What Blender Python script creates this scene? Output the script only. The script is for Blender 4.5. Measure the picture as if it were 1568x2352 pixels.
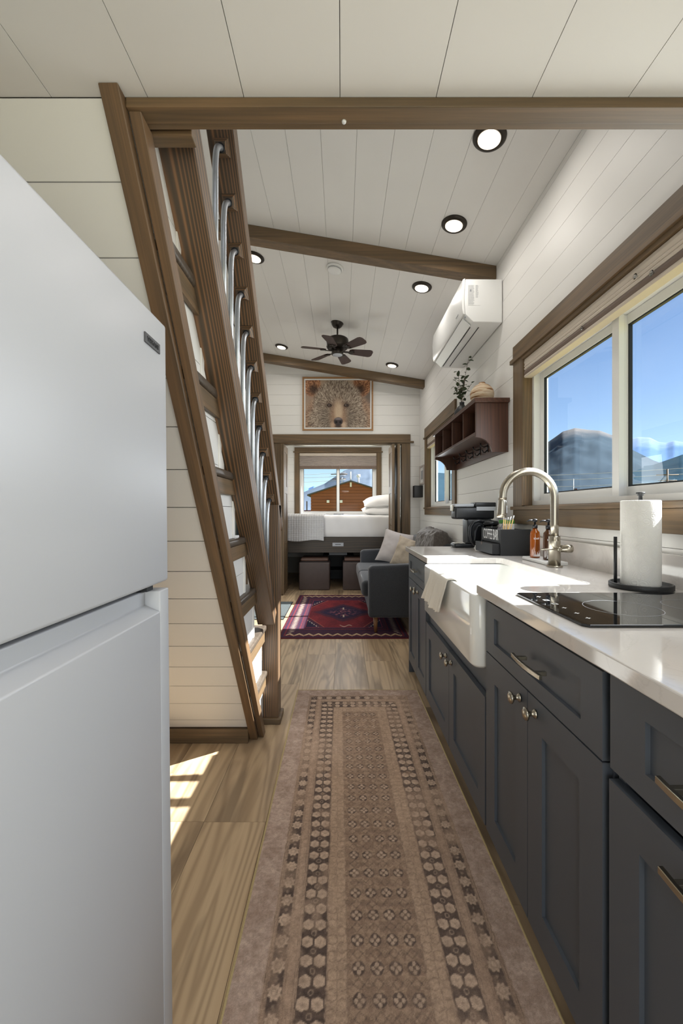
import bpy, bmesh, math, random
import numpy as np
from mathutils import Vector, Matrix, noise as mn
random.seed(7)
for o in list(bpy.data.objects): bpy.data.objects.remove(o, do_unlink=True)
SC = bpy.context.scene
COL = SC.collection
PI = math.pi

# ------------------------------------------------------------------ camera
CAM_Z = 1.155
cd = bpy.data.cameras.new('camera'); cam = bpy.data.objects.new('camera', cd); COL.objects.link(cam)
cam.location = (0, 0, CAM_Z); cam.rotation_euler = (PI/2, 0, 0)
cd.sensor_fit = 'VERTICAL'; cd.sensor_height = 36; cd.sensor_width = 24
cd.lens = 940/2352*36; cd.clip_start = .02; cd.clip_end = 4000
SC.camera = cam
SC.view_settings.view_transform = 'Standard'; SC.view_settings.look = 'None'
SC.view_settings.gamma = 1; SC.view_settings.use_curve_mapping = False
SC.view_settings.exposure = 0.27

# ------------------------------------------------------------------ world, sun, lamps
SUN = Vector((1, .06, .83)).normalized()
w = bpy.data.worlds.new('world'); SC.world = w; w.use_nodes = True
wn = w.node_tree; wn.nodes.clear()
wo = wn.nodes.new('ShaderNodeOutputWorld'); bg = wn.nodes.new('ShaderNodeBackground')
sky = wn.nodes.new('ShaderNodeTexSky'); sky.sky_type = 'NISHITA'; sky.sun_disc = False
sky.sun_elevation = math.asin(SUN.z); sky.sun_rotation = math.atan2(SUN.x, SUN.y)
sky.altitude = 2200; sky.air_density = 1.0; sky.dust_density = .3; sky.ozone_density = 1.1
wn.links.new(sky.outputs[0], bg.inputs[0]); bg.inputs[1].default_value = .155
wn.links.new(bg.outputs[0], wo.inputs[0])

def light(name, kind, loc, energy, col=(1, 1, 1), direction=None, **kw):
    l = bpy.data.lights.new(name, kind); l.energy = energy; l.color = col
    for k, v in kw.items(): setattr(l, k, v)
    o = bpy.data.objects.new(name, l); COL.objects.link(o); o.location = loc
    if direction is not None:
        o.rotation_euler = Vector(direction).to_track_quat('-Z', 'Y').to_euler()
    return o
light('sunlight', 'SUN', (8, 0, 8), 20.0, (1, .98, .95), -SUN, angle=math.radians(.5))
# unseen fill lamps added behind the camera, lifting the foreground and stair underside
light('rear_fill', 'AREA', (.35, -1.0, .85), 10, (.95, .98, 1), (0, 1, .12), shape='RECTANGLE', size=1.3, size_y=1.3)
light('camera_fill', 'AREA', (.12, -.4, 1.1), 2.5, (1, 1, 1), (-.05, 1, .0), shape='RECTANGLE', size=.6, size_y=.5)
light('under_loft_fill', 'AREA', (.15, -.1, 1.955), 4, (1, .97, .93), (0, .15, -1), shape='DISK', size=.3)  # added fill under the loft ceiling, no fixture modelled
light('over_loft_fill', 'AREA', (-.1, -.6, 2.55), 7, (.97, .99, 1), (0, 1, .22), shape='RECTANGLE', size=1.8, size_y=.5)  # added fill above the loft floor, brightening the main ceiling

# skylight entering through the four glazed openings
light('kitchen_window_daylight', 'AREA', (1.095, 1.76, 1.60), 12, (.93, .97, 1), (-1, 0, -.12), shape='RECTANGLE', size=1.2, size_y=.6)
light('side_window_daylight', 'AREA', (1.085, 4.66, 1.62), 9, (.93, .97, 1), (-1, 0, 0), shape='RECTANGLE', size=1.0, size_y=.65)
light('bedroom_window_daylight', 'AREA', (-.06, 7.74, 1.6), 8, (.93, .97, 1), (0, -1, 0), shape='RECTANGLE', size=1.3, size_y=.7)
light('entry_door_daylight', 'AREA', (-1.2, 4.83, 1.0), 8, (.95, .98, 1), (1, 0, -.1), shape='RECTANGLE', size=.6, size_y=1.6)
# ------------------------------------------------------------------ materials
def srgb(r, g, b):
    f = lambda c: (c/255/12.92) if c/255 <= .04045 else ((c/255+.055)/1.055)**2.4
    return (f(r), f(g), f(b), 1)
class NT:
    def __init__(s, name):
        s.m = bpy.data.materials.new(name); s.m.use_nodes = True; s.t = s.m.node_tree; s.t.nodes.clear()
        s.out = s.n('ShaderNodeOutputMaterial')
    def n(s, typ, **kw):
        x = s.t.nodes.new(typ)
        for k, v in kw.items(): setattr(x, k, v)
        return x
    def l(s, a, b): s.t.links.new(a, b)
    def val(s, sock, v):
        if hasattr(v, 'is_output'): s.l(v, sock)
        else: sock.default_value = v
    def math(s, op, a, b=0.0):
        x = s.n('ShaderNodeMath', operation=op); s.val(x.inputs[0], a); s.val(x.inputs[1], b); return x.outputs[0]
    def mix(s, f, a, b):
        x = s.n('ShaderNodeMix', data_type='RGBA'); s.val(x.inputs[0], f); s.val(x.inputs[6], a); s.val(x.inputs[7], b); return x.outputs[2]
    pre = 0
    def coord(s, rand=True, scale=(1, 1, 1), rot=(0, 0, 0)):
        tc = s.n('ShaderNodeTexCoord'); v = tc.outputs['Object']
        if s.pre:
            m0 = s.n('ShaderNodeMapping'); s.l(v, m0.inputs[0]); m0.inputs['Rotation'].default_value = (s.pre, 0, 0); v = m0.outputs[0]
        if rand:
            oi = s.n('ShaderNodeObjectInfo'); c = s.n('ShaderNodeCombineXYZ')
            for i, k in enumerate((17.3, 9.1, 23.7)): s.l(s.math('MULTIPLY', oi.outputs['Random'], k), c.inputs[i])
            a = s.n('ShaderNodeVectorMath', operation='ADD'); s.l(v, a.inputs[0]); s.l(c.outputs[0], a.inputs[1]); v = a.outputs[0]
        mp = s.n('ShaderNodeMapping'); s.l(v, mp.inputs[0]); mp.inputs['Scale'].default_value = scale; mp.inputs['Rotation'].default_value = rot
        return mp.outputs[0]
    def noise(s, v, scale, detail=3, rough=.5, dist=0):
        x = s.n('ShaderNodeTexNoise'); s.l(v, x.inputs['Vector']); x.inputs['Scale'].default_value = scale
        x.inputs['Detail'].default_value = detail; x.inputs['Roughness'].default_value = rough; x.inputs['Distortion'].default_value = dist
        return x.outputs['Fac']
    def ramp(s, f, stops):
        x = s.n('ShaderNodeValToRGB'); s.l(f, x.inputs[0]); cr = x.color_ramp
        while len(cr.elements) < len(stops): cr.elements.new(.5)
        for e, (p, c) in zip(cr.elements, stops): e.position = p; e.color = c
        return x.outputs[0]
    def bsdf(s, col, rough=.5, metal=0, spec=.5, bump=None, bstr=.2, bdist=.002, **kw):
        b = s.n('ShaderNodeBsdfPrincipled'); s.val(b.inputs['Base Color'], col); s.val(b.inputs['Roughness'], rough)
        b.inputs['Metallic'].default_value = metal; b.inputs['Specular IOR Level'].default_value = spec
        for k, v in kw.items(): s.val(b.inputs[k.replace('_', ' ')], v)
        if bump is not None:
            bp = s.n('ShaderNodeBump'); s.l(bump, bp.inputs['Height']); bp.inputs['Strength'].default_value = bstr
            bp.inputs['Distance'].default_value = bdist; s.l(bp.outputs[0], b.inputs['Normal'])
        s.l(b.outputs[0], s.out.inputs[0]); s.b = b
        return s.m
def plain(name, rgb, rough=.5, metal=0, spec=.5, var=.06, nscale=6, bump=0, bscale=200, **kw):
    t = NT(name); c = srgb(*rgb); v = t.coord()
    n = t.noise(v, nscale, 3)
    lo = tuple(x*(1-var) for x in c[:3])+(1,); hi = tuple(min(1, x*(1+var)) for x in c[:3])+(1,)
    col = t.mix(n, lo, hi)
    bn = t.noise(v, bscale, 3) if bump else None
    return t.bsdf(col, rough, metal, spec, bn, bump, .001, **kw)
def wood(name, dark, mid, light_, axis, S=6, K=16, rough=.45, contrast=1.0, fiber=.35, tint=.25, spec=.4, F=60, pre=0, Q=0, SW=.6):
    """contour-line grain stretched along one axis"""
    t = NT(name); t.pre = pre; sc = [1, 1, 1]; sc['XYZ'.index(axis)] = .07
    v = t.coord(True, sc); n = t.noise(v, S, 1.2, .4, .3)
    sp = t.n('ShaderNodeSeparateXYZ'); t.l(t.coord(False), sp.inputs[0]); cr = [i for i in range(3) if i != 'XYZ'.index(axis)]
    c0 = sp.outputs[cr[0]]; q_ = t.math('ADD', c0, t.math('MULTIPLY', t.math('MULTIPLY', c0, c0), Q))
    lin = t.math('ADD', t.math('MULTIPLY', q_, F*2*PI), t.math('MULTIPLY', sp.outputs[cr[1]], F*4.1))
    r = t.math('ADD', t.math('MULTIPLY', t.math('SINE', t.math('ADD', lin, t.math('MULTIPLY', n, K*PI))), .5), .5)
    r = t.math('POWER', r, 1.5)
    sc3 = [1, 1, 1]; sc3['XYZ'.index(axis)] = .022
    streak = t.noise(t.coord(True, sc3), 95, 4, .7)
    st2 = t.math('MINIMUM', t.math('MAXIMUM', t.math('MULTIPLY', t.math('SUBTRACT', streak, .34), 3.4), 0.0), 1.0)
    r = t.math('ADD', t.math('MULTIPLY', r, 1-SW), t.math('MULTIPLY', st2, SW))
    sc2 = [1, 1, 1]; sc2['XYZ'.index(axis)] = .02
    f = t.noise(t.coord(True, sc2), 160, 4, .65)
    big = t.noise(t.coord(True, [x*.8 for x in sc]), 3, 2)
    col = t.ramp(t.math('MULTIPLY', r, contrast), [(0, srgb(*dark)), (.45, srgb(*mid)), (1, srgb(*light_))])
    col = t.mix(t.math('MULTIPLY', f, fiber), col, srgb(*dark))
    col = t.mix(t.math('MULTIPLY', big, tint), col, srgb(*mid))
    return t.bsdf(col, rough, 0, spec, f, .12, .001)
MAT = {}
MAT['white'] = plain('white_paint', (222, 220, 216), .5, var=.02, nscale=3, spec=.35)
MAT['ceil'] = plain('ceiling_paint', (222, 220, 216), .48, var=.025, nscale=4, spec=.35)
MAT['white_b'] = plain('white_trim_paint', (232, 229, 222), .35, var=.02)
MAT['backing'] = plain('dark_joint', (160, 155, 146), .8)
MAT['vinyl'] = plain('white_vinyl', (226, 226, 224), .3, var=.01)
MAT['gasket'] = plain('black_gasket', (28, 30, 32), .6)
for ax in 'XYZ':
    MAT['trim'+ax] = wood('stained_wood_'+ax, (80, 68, 52), (106, 86, 62), (132, 104, 74), ax, 4, 26, .5, .9, .35, .3, F=3, SW=.62)
    MAT['pine'+ax] = wood('ebony_pine_'+ax, (70, 61, 50), (94, 75, 57), (142, 104, 72), ax, 5, 26, .42, 1.0, .2, .05, F=95, Q=7, SW=.22)
    MAT['shelf'+ax] = wood('rustic_brown_'+ax, (56, 36, 28), (82, 52, 39), (104, 66, 50), ax, 6, 14, .42, .7, .5, F=40)
MAT['trimS'] = wood('stained_wood_sloped', (80, 66, 49), (108, 84, 60), (134, 102, 70), 'Z', 4, 26, .5, .9, .35, .3, pre=-.582, F=3, SW=.7)
MAT['grey_board'] = wood('grey_bed_board', (58, 54, 50), (78, 72, 66), (104, 88, 72), 'X', 5, 14, .5, .8, .4)
MAT['tread'] = wood('dark_tread', (62, 55, 48), (84, 74, 64), (108, 96, 84), 'X', 5, 10, .35, .8, .4)
def floor_mat():
    t = NT('oak_plank'); v = t.coord(True, (1, .085, 1)); n = t.noise(v, 7, 1.6, .45, .5)
    sp = t.n('ShaderNodeSeparateXYZ'); t.l(t.coord(True), sp.inputs[0])
    r = t.math('ADD', t.math('MULTIPLY', t.math('SINE', t.math('ADD', t.math('MULTIPLY', n, 60), t.math('MULTIPLY', sp.outputs[0], 70))), .5), .5)
    f = t.noise(t.coord(True, (1, .02, 1)), 120, 4, .65)
    big = t.noise(t.coord(True, (1, .13, 1)), 9, 3, .6, .6)
    oi = t.n('ShaderNodeObjectInfo')
    base = t.mix(oi.outputs['Random'], srgb(212, 186, 150), srgb(184, 158, 126))
    c = t.mix(t.math('MULTIPLY', t.math('POWER', r, 1.7), .5), base, srgb(130, 106, 80))
    c = t.mix(t.math('MULTIPLY', f, .3), c, srgb(118, 96, 72))
    k = t.math('MULTIPLY', t.math('MAXIMUM', t.math('SUBTRACT', big, .52), 0.0), 4.5)
    c = t.mix(t.math('MINIMUM', k, .62), c, srgb(104, 86, 68))
    return t.bsdf(c, .38, 0, .5, f, .1, .0006)
MAT['floor'] = floor_mat()
MAT['cab'] = plain('charcoal_cabinet', (76, 81, 88), .42, var=.04, spec=.45)
MAT['cab_in'] = plain('dark_slate_blue', (40, 46, 58), .5)  # even dark blue, used for the flag canton
def quartz():
    t = NT('quartz'); v = t.coord(False); n = t.noise(v, 4, 6, .6, 1.2)
    c = t.ramp(n, [(.0, srgb(214, 209, 204)), (.48, srgb(210, 205, 200)), (.5, srgb(204, 199, 194)), (.52, srgb(211, 206, 201)), (1, srgb(216, 212, 207))])
    return t.bsdf(c, .07, 0, .5)
MAT['quartz'] = quartz()
MAT['ceramic'] = plain('fireclay', (236, 236, 232), .08, var=.01)
MAT['fridge'] = plain('fridge_enamel', (184, 186, 190), .34, var=.01, spec=.35)
MAT['fridge_dark'] = plain('fridge_gasket', (70, 72, 76), .6)
MAT['nickel'] = plain('brushed_nickel', (172, 165, 151), .27, 1, var=.05, bump=.05, bscale=300)
MAT['zinc'] = plain('galvanised_pipe', (196, 202, 210), .4, 1, var=.12, nscale=30)
MAT['black'] = plain('black_plastic', (23, 25, 29), .34)
MAT['blackmat'] = plain('matte_black', (25, 26, 28), .5)
MAT['bronze'] = plain('oil_rubbed_bronze', (52, 46, 40), .38, .6, var=.1)
MAT['blade'] = wood('walnut_blade', (46, 34, 30), (66, 46, 40), (84, 60, 52), 'X', 8, 8, .5, .7, .4)
MAT['sofa'] = plain('charcoal_tweed', (61, 63, 67), .95, var=.5, nscale=260, bump=.7, bscale=500, spec=.15, Sheen_Weight=.3)
MAT['leather'] = plain('brown_leather', (74, 62, 58), .42, var=.14, nscale=18, bump=.3, bscale=90)
MAT['leather2'] = plain('brown_leather_lid', (88, 66, 56), .4, var=.2, nscale=14, bump=.3, bscale=90)
MAT['linen'] = plain('white_linen', (232, 231, 230), .9, var=.02, bump=.3, bscale=14, spec=.1)
MAT['greyquilt'] = plain('grey_waffle', (200, 200, 200), .95, var=.05, spec=.1, bump=.3, bscale=300)
MAT['cushion'] = plain('oat_linen', (178, 170, 166), .95, var=.06, nscale=200, bump=.5, bscale=700, spec=.1)
MAT['beige'] = plain('striped_beige_linen', (172, 158, 140), .95, var=.1, nscale=60, bump=.5, bscale=500, spec=.1)
MAT['fur'] = plain('grey_faux_fur', (94, 88, 84), .95, var=.5, nscale=45, bump=1.0, bscale=140, spec=.05, Sheen_Weight=.4)
MAT['towel'] = plain('white_cotton', (232, 228, 218), .95, var=.03, bump=.5, bscale=400, spec=.1)
MAT['paper'] = None
def paper():
    t = NT('embossed_paper'); v = t.coord(False)
    vo = t.n('ShaderNodeTexVoronoi'); t.l(v, vo.inputs['Vector']); vo.inputs['Scale'].default_value = 30
    h = t.math('SINE', t.math('MULTIPLY', vo.outputs['Distance'], 66))
    return t.bsdf(srgb(238, 236, 230), .95, 0, .1, h, .3, .0012)
MAT['paper'] = paper()
MAT['amber'] = NT('amber_glass').bsdf(srgb(176, 92, 22), .08, 0, .6, Transmission_Weight=.55)
MAT['clear'] = None
def glass(name, tint, refl=.5, rough=0):
    t = NT(name); tr = t.n('ShaderNodeBsdfTransparent'); tr.inputs[0].default_value = tint
    gl = t.n('ShaderNodeBsdfGlossy'); gl.inputs['Roughness'].default_value = rough
    fr = t.n('ShaderNodeFresnel'); fr.inputs[0].default_value = 1.45
    mx = t.n('ShaderNodeMixShader'); t.l(t.math('MULTIPLY', fr.outputs[0], refl), mx.inputs[0]); t.l(tr.outputs[0], mx.inputs[1]); t.l(gl.outputs[0], mx.inputs[2])
    t.l(mx.outputs[0], t.out.inputs[0]); return t.m
MAT['glass'] = glass('window_glass', (.95, .97, .98, 1), .12)
MAT['clear'] = glass('clear_plastic', (.8, .84, .86, 1), 1.6, .05)
MAT['carafe'] = glass('smoked_glass', (.3, .32, .36, 1), 2.0, .02)
MAT['cooktop'] = plain('black_ceramic_glass', (12, 13, 15), .035, var=.0, spec=.6)
MAT['mark'] = plain('printed_grey', (150, 152, 156), .5)
MAT['markw'] = plain('printed_white', (235, 235, 235), .5)
MAT['ink'] = plain('printed_dark', (70, 70, 72), .6)
MAT['green'] = plain('green_carton', (62, 132, 44), .5)
MAT['stick'] = plain('birch_stirrer', (214, 178, 116), .6)
MAT['foil'] = plain('grey_sachet', (120, 118, 124), .3, .3, bump=.6, bscale=60)
MAT['leaf'] = plain('eucalyptus_leaf', (70, 82, 58), .5, var=.2, nscale=20)
MAT['stem'] = plain('brown_stem', (92, 72, 50), .7)
MAT['tan'] = plain('taupe_shade_fabric', (196, 184, 170), .85, var=.03, nscale=60)
MAT['shadegrey'] = plain('grey_taupe_pleats', (158, 147, 140), .85, var=.04, nscale=60)
MAT['tand'] = plain('brown_shade_fabric', (112, 96, 86), .85, var=.06, nscale=80)
MAT['plate'] = plain('white_plate', (226, 226, 224), .35)
MAT['greyplate'] = plain('grey_plate', (176, 180, 186), .4)
MAT['oakleg'] = wood('warm_oak', (112, 76, 46), (138, 96, 60), (156, 112, 74), 'Z', 8, 8)
MAT['frame'] = wood('light_oak_frame', (138, 100, 62), (160, 120, 78), (176, 136, 92), 'X', 9, 8, .5, .7, .3)
MAT['mat'] = plain('grey_door_mat', (86, 92, 92), .95, var=.4, nscale=90, bump=1, bscale=200)
MAT['jute'] = plain('rug_binding', (178, 158, 114), .9, var=.2, nscale=200)
def emis(name, col, s):
    t = NT(name); e = t.n('ShaderNodeEmission'); e.inputs[0].default_value = col; e.inputs[1].default_value = s; t.l(e.outputs[0], t.out.inputs[0]); return t.m
MAT['lens'] = emis('warm_lamp_lens', (1, .84, .62, 1), 5)
def attr_mat(name, rough=.95, bscale=260, fuzz=.25, spec=.1, bd=.002):
    t = NT(name); a = t.n('ShaderNodeAttribute'); a.attribute_name = 'Col'
    n = t.noise(t.coord(False), bscale, 2, .7)
    f = t.math('ADD', t.math('MULTIPLY', n, fuzz*2), 1-fuzz)
    mx = t.n('ShaderNodeVectorMath', operation='SCALE'); t.l(a.outputs['Color'], mx.inputs[0]); t.l(f, mx.inputs['Scale'])
    return t.bsdf(mx.outputs[0], rough, 0, spec, n, .5, bd)
MAT['runner'] = attr_mat('runner_pile', .95, 420, .4)
MAT['redrug'] = attr_mat('red_rug_pile', .95, 300, .3)
MAT['bear'] = attr_mat('bear_print', .45, 200, .04, .3, .0001)
def pot():
    t = NT('striped_ceramic'); v = t.coord(False, (1.2, 1.2, 22)); n = t.noise(v, 2.2, 4, .7, .8)
    c = t.ramp(n, [(.36, srgb(96, 64, 40)), (.44, srgb(150, 108, 74)), (.49, srgb(196, 176, 150)), (.56, srgb(206, 190, 168)), (.66, srgb(128, 88, 58))])
    return t.bsdf(c, .8, 0, .2, t.noise(t.coord(False), 60, 4), .5, .004)
MAT['pot'] = pot()

# ------------------------------------------------------------------ mesh helpers
WL = {}
class MB:
    def __init__(s): s.v = []; s.f = []; s.sm = []
    def add(s, vs, fs, smooth=False):
        b = len(s.v); s.v += [tuple(v) for v in vs]; s.f += [tuple(b+i for i in f) for f in fs]; s.sm += [smooth]*len(fs); return s
    def box(s, x0, x1, y0, y1, z0, z1):
        x0, x1 = min(x0, x1), max(x0, x1); y0, y1 = min(y0, y1), max(y0, y1); z0, z1 = min(z0, z1), max(z0, z1)
        return s.add([(x, y, z) for z in (z0, z1) for y in (y0, y1) for x in (x0, x1)],
                     [(0, 2, 3, 1), (4, 5, 7, 6), (0, 1, 5, 4), (2, 6, 7, 3), (0, 4, 6, 2), (1, 3, 7, 5)])
    def prism(s, poly, mp, t0, t1):
        n = len(poly); vs = [mp(a, b, t0) for a, b in poly]+[mp(a, b, t1) for a, b in poly]
        return s.add(vs, [tuple(range(n))[::-1], tuple(range(n, 2*n))]+[(i, (i+1) % n, (i+1) % n+n, i+n) for i in range(n)])
    def lathe(s, prof, c=(0, 0, 0), axis='Z', seg=32, flip=False):
        """prof: list of (radius, height) along axis"""
        n = len(prof); vs = []
        for r, h in prof:
            for k in range(seg):
                a = 2*PI*k/seg; p, q = r*math.cos(a), r*math.sin(a)
                v = {'Z': (p, q, h), 'X': (h, p, q), 'Y': (q, h, p)}[axis]
                vs.append((c[0]+v[0], c[1]+v[1], c[2]+v[2]))
        fs = [(i*seg+k, i*seg+(k+1) % seg, (i+1)*seg+(k+1) % seg, (i+1)*seg+k) for i in range(n-1) for k in range(seg)]
        s.add(vs, fs, True)
        b = len(s.v)-len(vs)
        s.f.append(tuple(b+k for k in range(seg))[::-1]); s.sm.append(False)
        s.f.append(tuple(b+(n-1)*seg+k for k in range(seg))); s.sm.append(False)
        return s
    def tube(s, pts, r, seg=10, cap=True):
        pts = [Vector(p) for p in pts]; n = len(pts); rs = r if isinstance(r, (list, tuple)) else [r]*n
        vs = []; t0 = (pts[1]-pts[0]).normalized(); up = Vector((0, 0, 1)) if abs(t0.z) < .9 else Vector((1, 0, 0))
        u = t0.cross(up).normalized()
        for i, p in enumerate(pts):
            t = (pts[min(i+1, n-1)]-pts[max(i-1, 0)]).normalized(); u = (u-t*u.dot(t)).normalized(); w_ = t.cross(u)
            for k in range(seg):
                a = 2*PI*k/seg; vs.append(p+(u*math.cos(a)+w_*math.sin(a))*rs[i])
        fs = [(i*seg+k, i*seg+(k+1) % seg, (i+1)*seg+(k+1) % seg, (i+1)*seg+k) for i in range(n-1) for k in range(seg)]
        s.add(vs, fs, True)
        b = len(s.v)-len(vs)
        if cap:
            s.f.append(tuple(b+k for k in range(seg))[::-1]); s.sm.append(False)
            s.f.append(tuple(b+(n-1)*seg+k for k in range(seg))); s.sm.append(False)
        return s
    def grid(s, P, wrap=False, smooth=True):
        P = np.asarray(P); ny, nx = P.shape[:2]; b = len(s.v)
        s.v += [tuple(v) for v in P.reshape(-1, 3)]
        for j in range(ny-1):
            for i in range(nx-1 if not wrap else nx):
                i2 = (i+1) % nx; s.f.append((b+j*nx+i, b+j*nx+i2, b+(j+1)*nx+i2, b+(j+1)*nx+i)); s.sm.append(smooth)
        return s
def tag(o, label=None, cat=None, group=None, kind=None):
    if label: o['label'] = label
    if cat: o['category'] = cat
    if group: o['group'] = group
    if kind: o['kind'] = kind
    return o
def thing(name, label, cat, loc, group=None, kind=None):
    o = bpy.data.objects.new(name, None); COL.objects.link(o); o.location = loc; o.empty_display_size = .05
    WL[o.name] = Vector(loc); return tag(o, label, cat, group, kind)
def obj(name, mb, mat, parent=None, bev=0, seg=2, label=None, cat=None, group=None, kind=None, fix=True, origin=None, sub=0):
    vs = np.array(mb.v, dtype=float)
    lo, hi = vs.min(0), vs.max(0); c = (lo+hi)/2
    if parent is None: c[2] = lo[2]
    if origin is not None: c = np.array(origin, dtype=float)
    me = bpy.data.meshes.new(name); me.from_pydata((vs-c).tolist(), [], mb.f)
    me.polygons.foreach_set('use_smooth', mb.sm)
    if fix:
        bm = bmesh.new(); bm.from_mesh(me); bmesh.ops.recalc_face_normals(bm, faces=bm.faces); bm.to_mesh(me); bm.free()
    m = MAT[mat] if isinstance(mat, str) else mat
    me.materials.append(m)
    o = bpy.data.objects.new(name, me); COL.objects.link(o)
    cw = Vector(c)
    if parent is not None: o.parent = parent; o.location = cw-WL[parent.name]
    else: o.location = cw
    WL[o.name] = cw
    if bev:
        b = o.modifiers.new('bevel', 'BEVEL'); b.width = bev; b.segments = seg; b.limit_method = 'ANGLE'; b.angle_limit = math.radians(35)
        if seg > 2: me.polygons.foreach_set('use_smooth', [True]*len(me.polygons))
    if sub:
        b = o.modifiers.new('sub', 'SUBSURF'); b.levels = sub; b.render_levels = sub
    return tag(o, label, cat, group, kind)
def box(name, mat, b, parent=None, bev=0, seg=2, **kw): return obj(name, MB().box(*b), mat, parent, bev, seg, **kw)
def gridobj(name, P, mat, parent=None, colors=None, label=None, cat=None, group=None, kind=None, solid=0):
    P = np.asarray(P, dtype=np.float64); ny, nx = P.shape[:2]; V = P.reshape(-1, 3); lo, hi = V.min(0), V.max(0); c = (lo+hi)/2
    if parent is None: c[2] = lo[2]
    j, i = np.meshgrid(np.arange(ny-1), np.arange(nx-1), indexing='ij'); a = (j*nx+i).ravel()
    F = np.stack([a, a+1, a+nx+1, a+nx], 1)
    me = bpy.data.meshes.new(name); me.vertices.add(len(V)); me.vertices.foreach_set('co', (V-c).ravel())
    me.loops.add(F.size); me.loops.foreach_set('vertex_index', F.ravel().astype(np.int32))
    me.polygons.add(len(F)); me.polygons.foreach_set('loop_start', np.arange(0, F.size, 4, dtype=np.int32))
    me.polygons.foreach_set('use_smooth', np.ones(len(F), dtype=bool)); me.update(calc_edges=True); me.validate()
    if colors is not None:
        at = me.color_attributes.new('Col', 'FLOAT_COLOR', 'POINT'); C4 = np.ones((len(V), 4), dtype=np.float32); C4[:, :3] = np.asarray(colors).reshape(-1, 3)
        at.data.foreach_set('color', C4.ravel())
    me.materials.append(MAT[mat] if isinstance(mat, str) else mat)
    o = bpy.data.objects.new(name, me); COL.objects.link(o); cw = Vector(c)
    if parent is not None: o.parent = parent; o.location = cw-WL[parent.name]
    else: o.location = cw
    WL[o.name] = cw
    if solid: md = o.modifiers.new('solid', 'SOLIDIFY'); md.thickness = solid; md.offset = -1
    return tag(o, label, cat, group, kind)
def place(o, loc, rot=None):
    o.location = loc
    if rot is not None: o.rotation_euler = rot
def dup(o, loc=None, rot=None, label=None, parent=None):
    c = o.copy(); COL.objects.link(c)
    if loc is not None: c.location = loc
    if rot is not None: c.rotation_euler = rot
    if parent is not None: c.parent = parent
    if label: c['label'] = label
    for ch in o.children: dup(ch, parent=c)
    return c
def text(name, s, size, mat, parent, loc, rot, sx=1, depth=.0004, spacing=1):
    cu = bpy.data.curves.new(name, 'FONT'); cu.body = s; cu.size = size; cu.extrude = depth; cu.align_x = 'CENTER'; cu.align_y = 'CENTER'; cu.space_character = spacing
    t = bpy.data.objects.new(name, cu); COL.objects.link(t); bpy.context.view_layer.update()
    me = bpy.data.meshes.new_from_object(t.evaluated_get(bpy.context.evaluated_depsgraph_get()))
    bpy.data.objects.remove(t); bpy.data.curves.remove(cu)
    me.name = name; me.materials.clear(); me.materials.append(MAT[mat])
    o = bpy.data.objects.new(name, me); COL.objects.link(o); o.parent = parent
    o.location = Vector(loc)-WL[parent.name]; o.rotation_euler = rot; o.scale = (sx, 1, 1)
    return o
def clip(poly, a, b, c):
    """keep a*u+b*w<=c"""
    out = []
    for i in range(len(poly)):
        p, q = poly[i], poly[(i+1) % len(poly)]; dp = a*p[0]+b*p[1]-c; dq = a*q[0]+b*q[1]-c
        if dp <= 0: out.append(p)
        if dp*dq < 0: t = dp/(dp-dq); out.append((p[0]+t*(q[0]-p[0]), p[1]+t*(q[1]-p[1])))
    return out
def boards(parent, mp, u0, u1, w0, w1, pitch, phase, holes=(), mat='white', th=.012, gap=.0018, half=None, cuts=(), name='board'):
    """lay boards in a wall plane, rows across w, each board its own object; mp(u,w,t)"""
    k = math.floor((w0-phase)/pitch); row = 0
    while phase+k*pitch < w1-1e-6:
        a = max(w0, phase+k*pitch)+gap/2; b = min(w1, phase+(k+1)*pitch)-gap/2; k += 1; row += 1
        if b-a < .004: continue
        ends = sorted([u0, u1]+[c for i, c in enumerate(cuts) if i % 3 == row % 3])
        hs = [h for h in holes if h[2] < b and h[3] > a]
        for h in hs: ends += [h[0], h[1]]
        ends = sorted(set(e for e in ends if u0-1e-6 <= e <= u1+1e-6))
        for e0, e1 in zip(ends[:-1], ends[1:]):
            m = (e0+e1)/2; spans = [(a, b)]
            for h in hs:
                if h[0] < m < h[1]:
                    ns = []
                    for s0, s1 in spans:
                        if h[2] > s0: ns.append((s0, min(s1, h[2])))
                        if h[3] < s1: ns.append((max(s0, h[3]), s1))
                    spans = [s for s in ns if s[1]-s[0] > .003]
            for s0, s1 in spans:
                p = [(e0+.0005, s0), (e1-.0005, s0), (e1-.0005, s1), (e0+.0005, s1)]
                if half: p = clip(p, *half)
                if len(p) < 3: continue
                obj(name, MB().prism(p, mp, 0, th), mat, parent, fix=True)
def slab(name, kind, mp, u0, u1, w0, w1, holes, t0, t1, mat='backing'):
    """one mesh wall slab with rectangular holes"""
    us = sorted(set([u0, u1]+[x for h in holes for x in h[:2]])); ws = sorted(set([w0, w1]+[x for h in holes for x in h[2:]])); m = MB()
    for a, b in zip(us[:-1], us[1:]):
        for c, d in zip(ws[:-1], ws[1:]):
            if any(h[0] < (a+b)/2 < h[1] and h[2] < (c+d)/2 < h[3] for h in holes): continue
            m.prism([(a, c), (b, c), (b, d), (a, d)], mp, t0, t1)
    return obj(name, m, mat, None, kind=kind)
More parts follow.
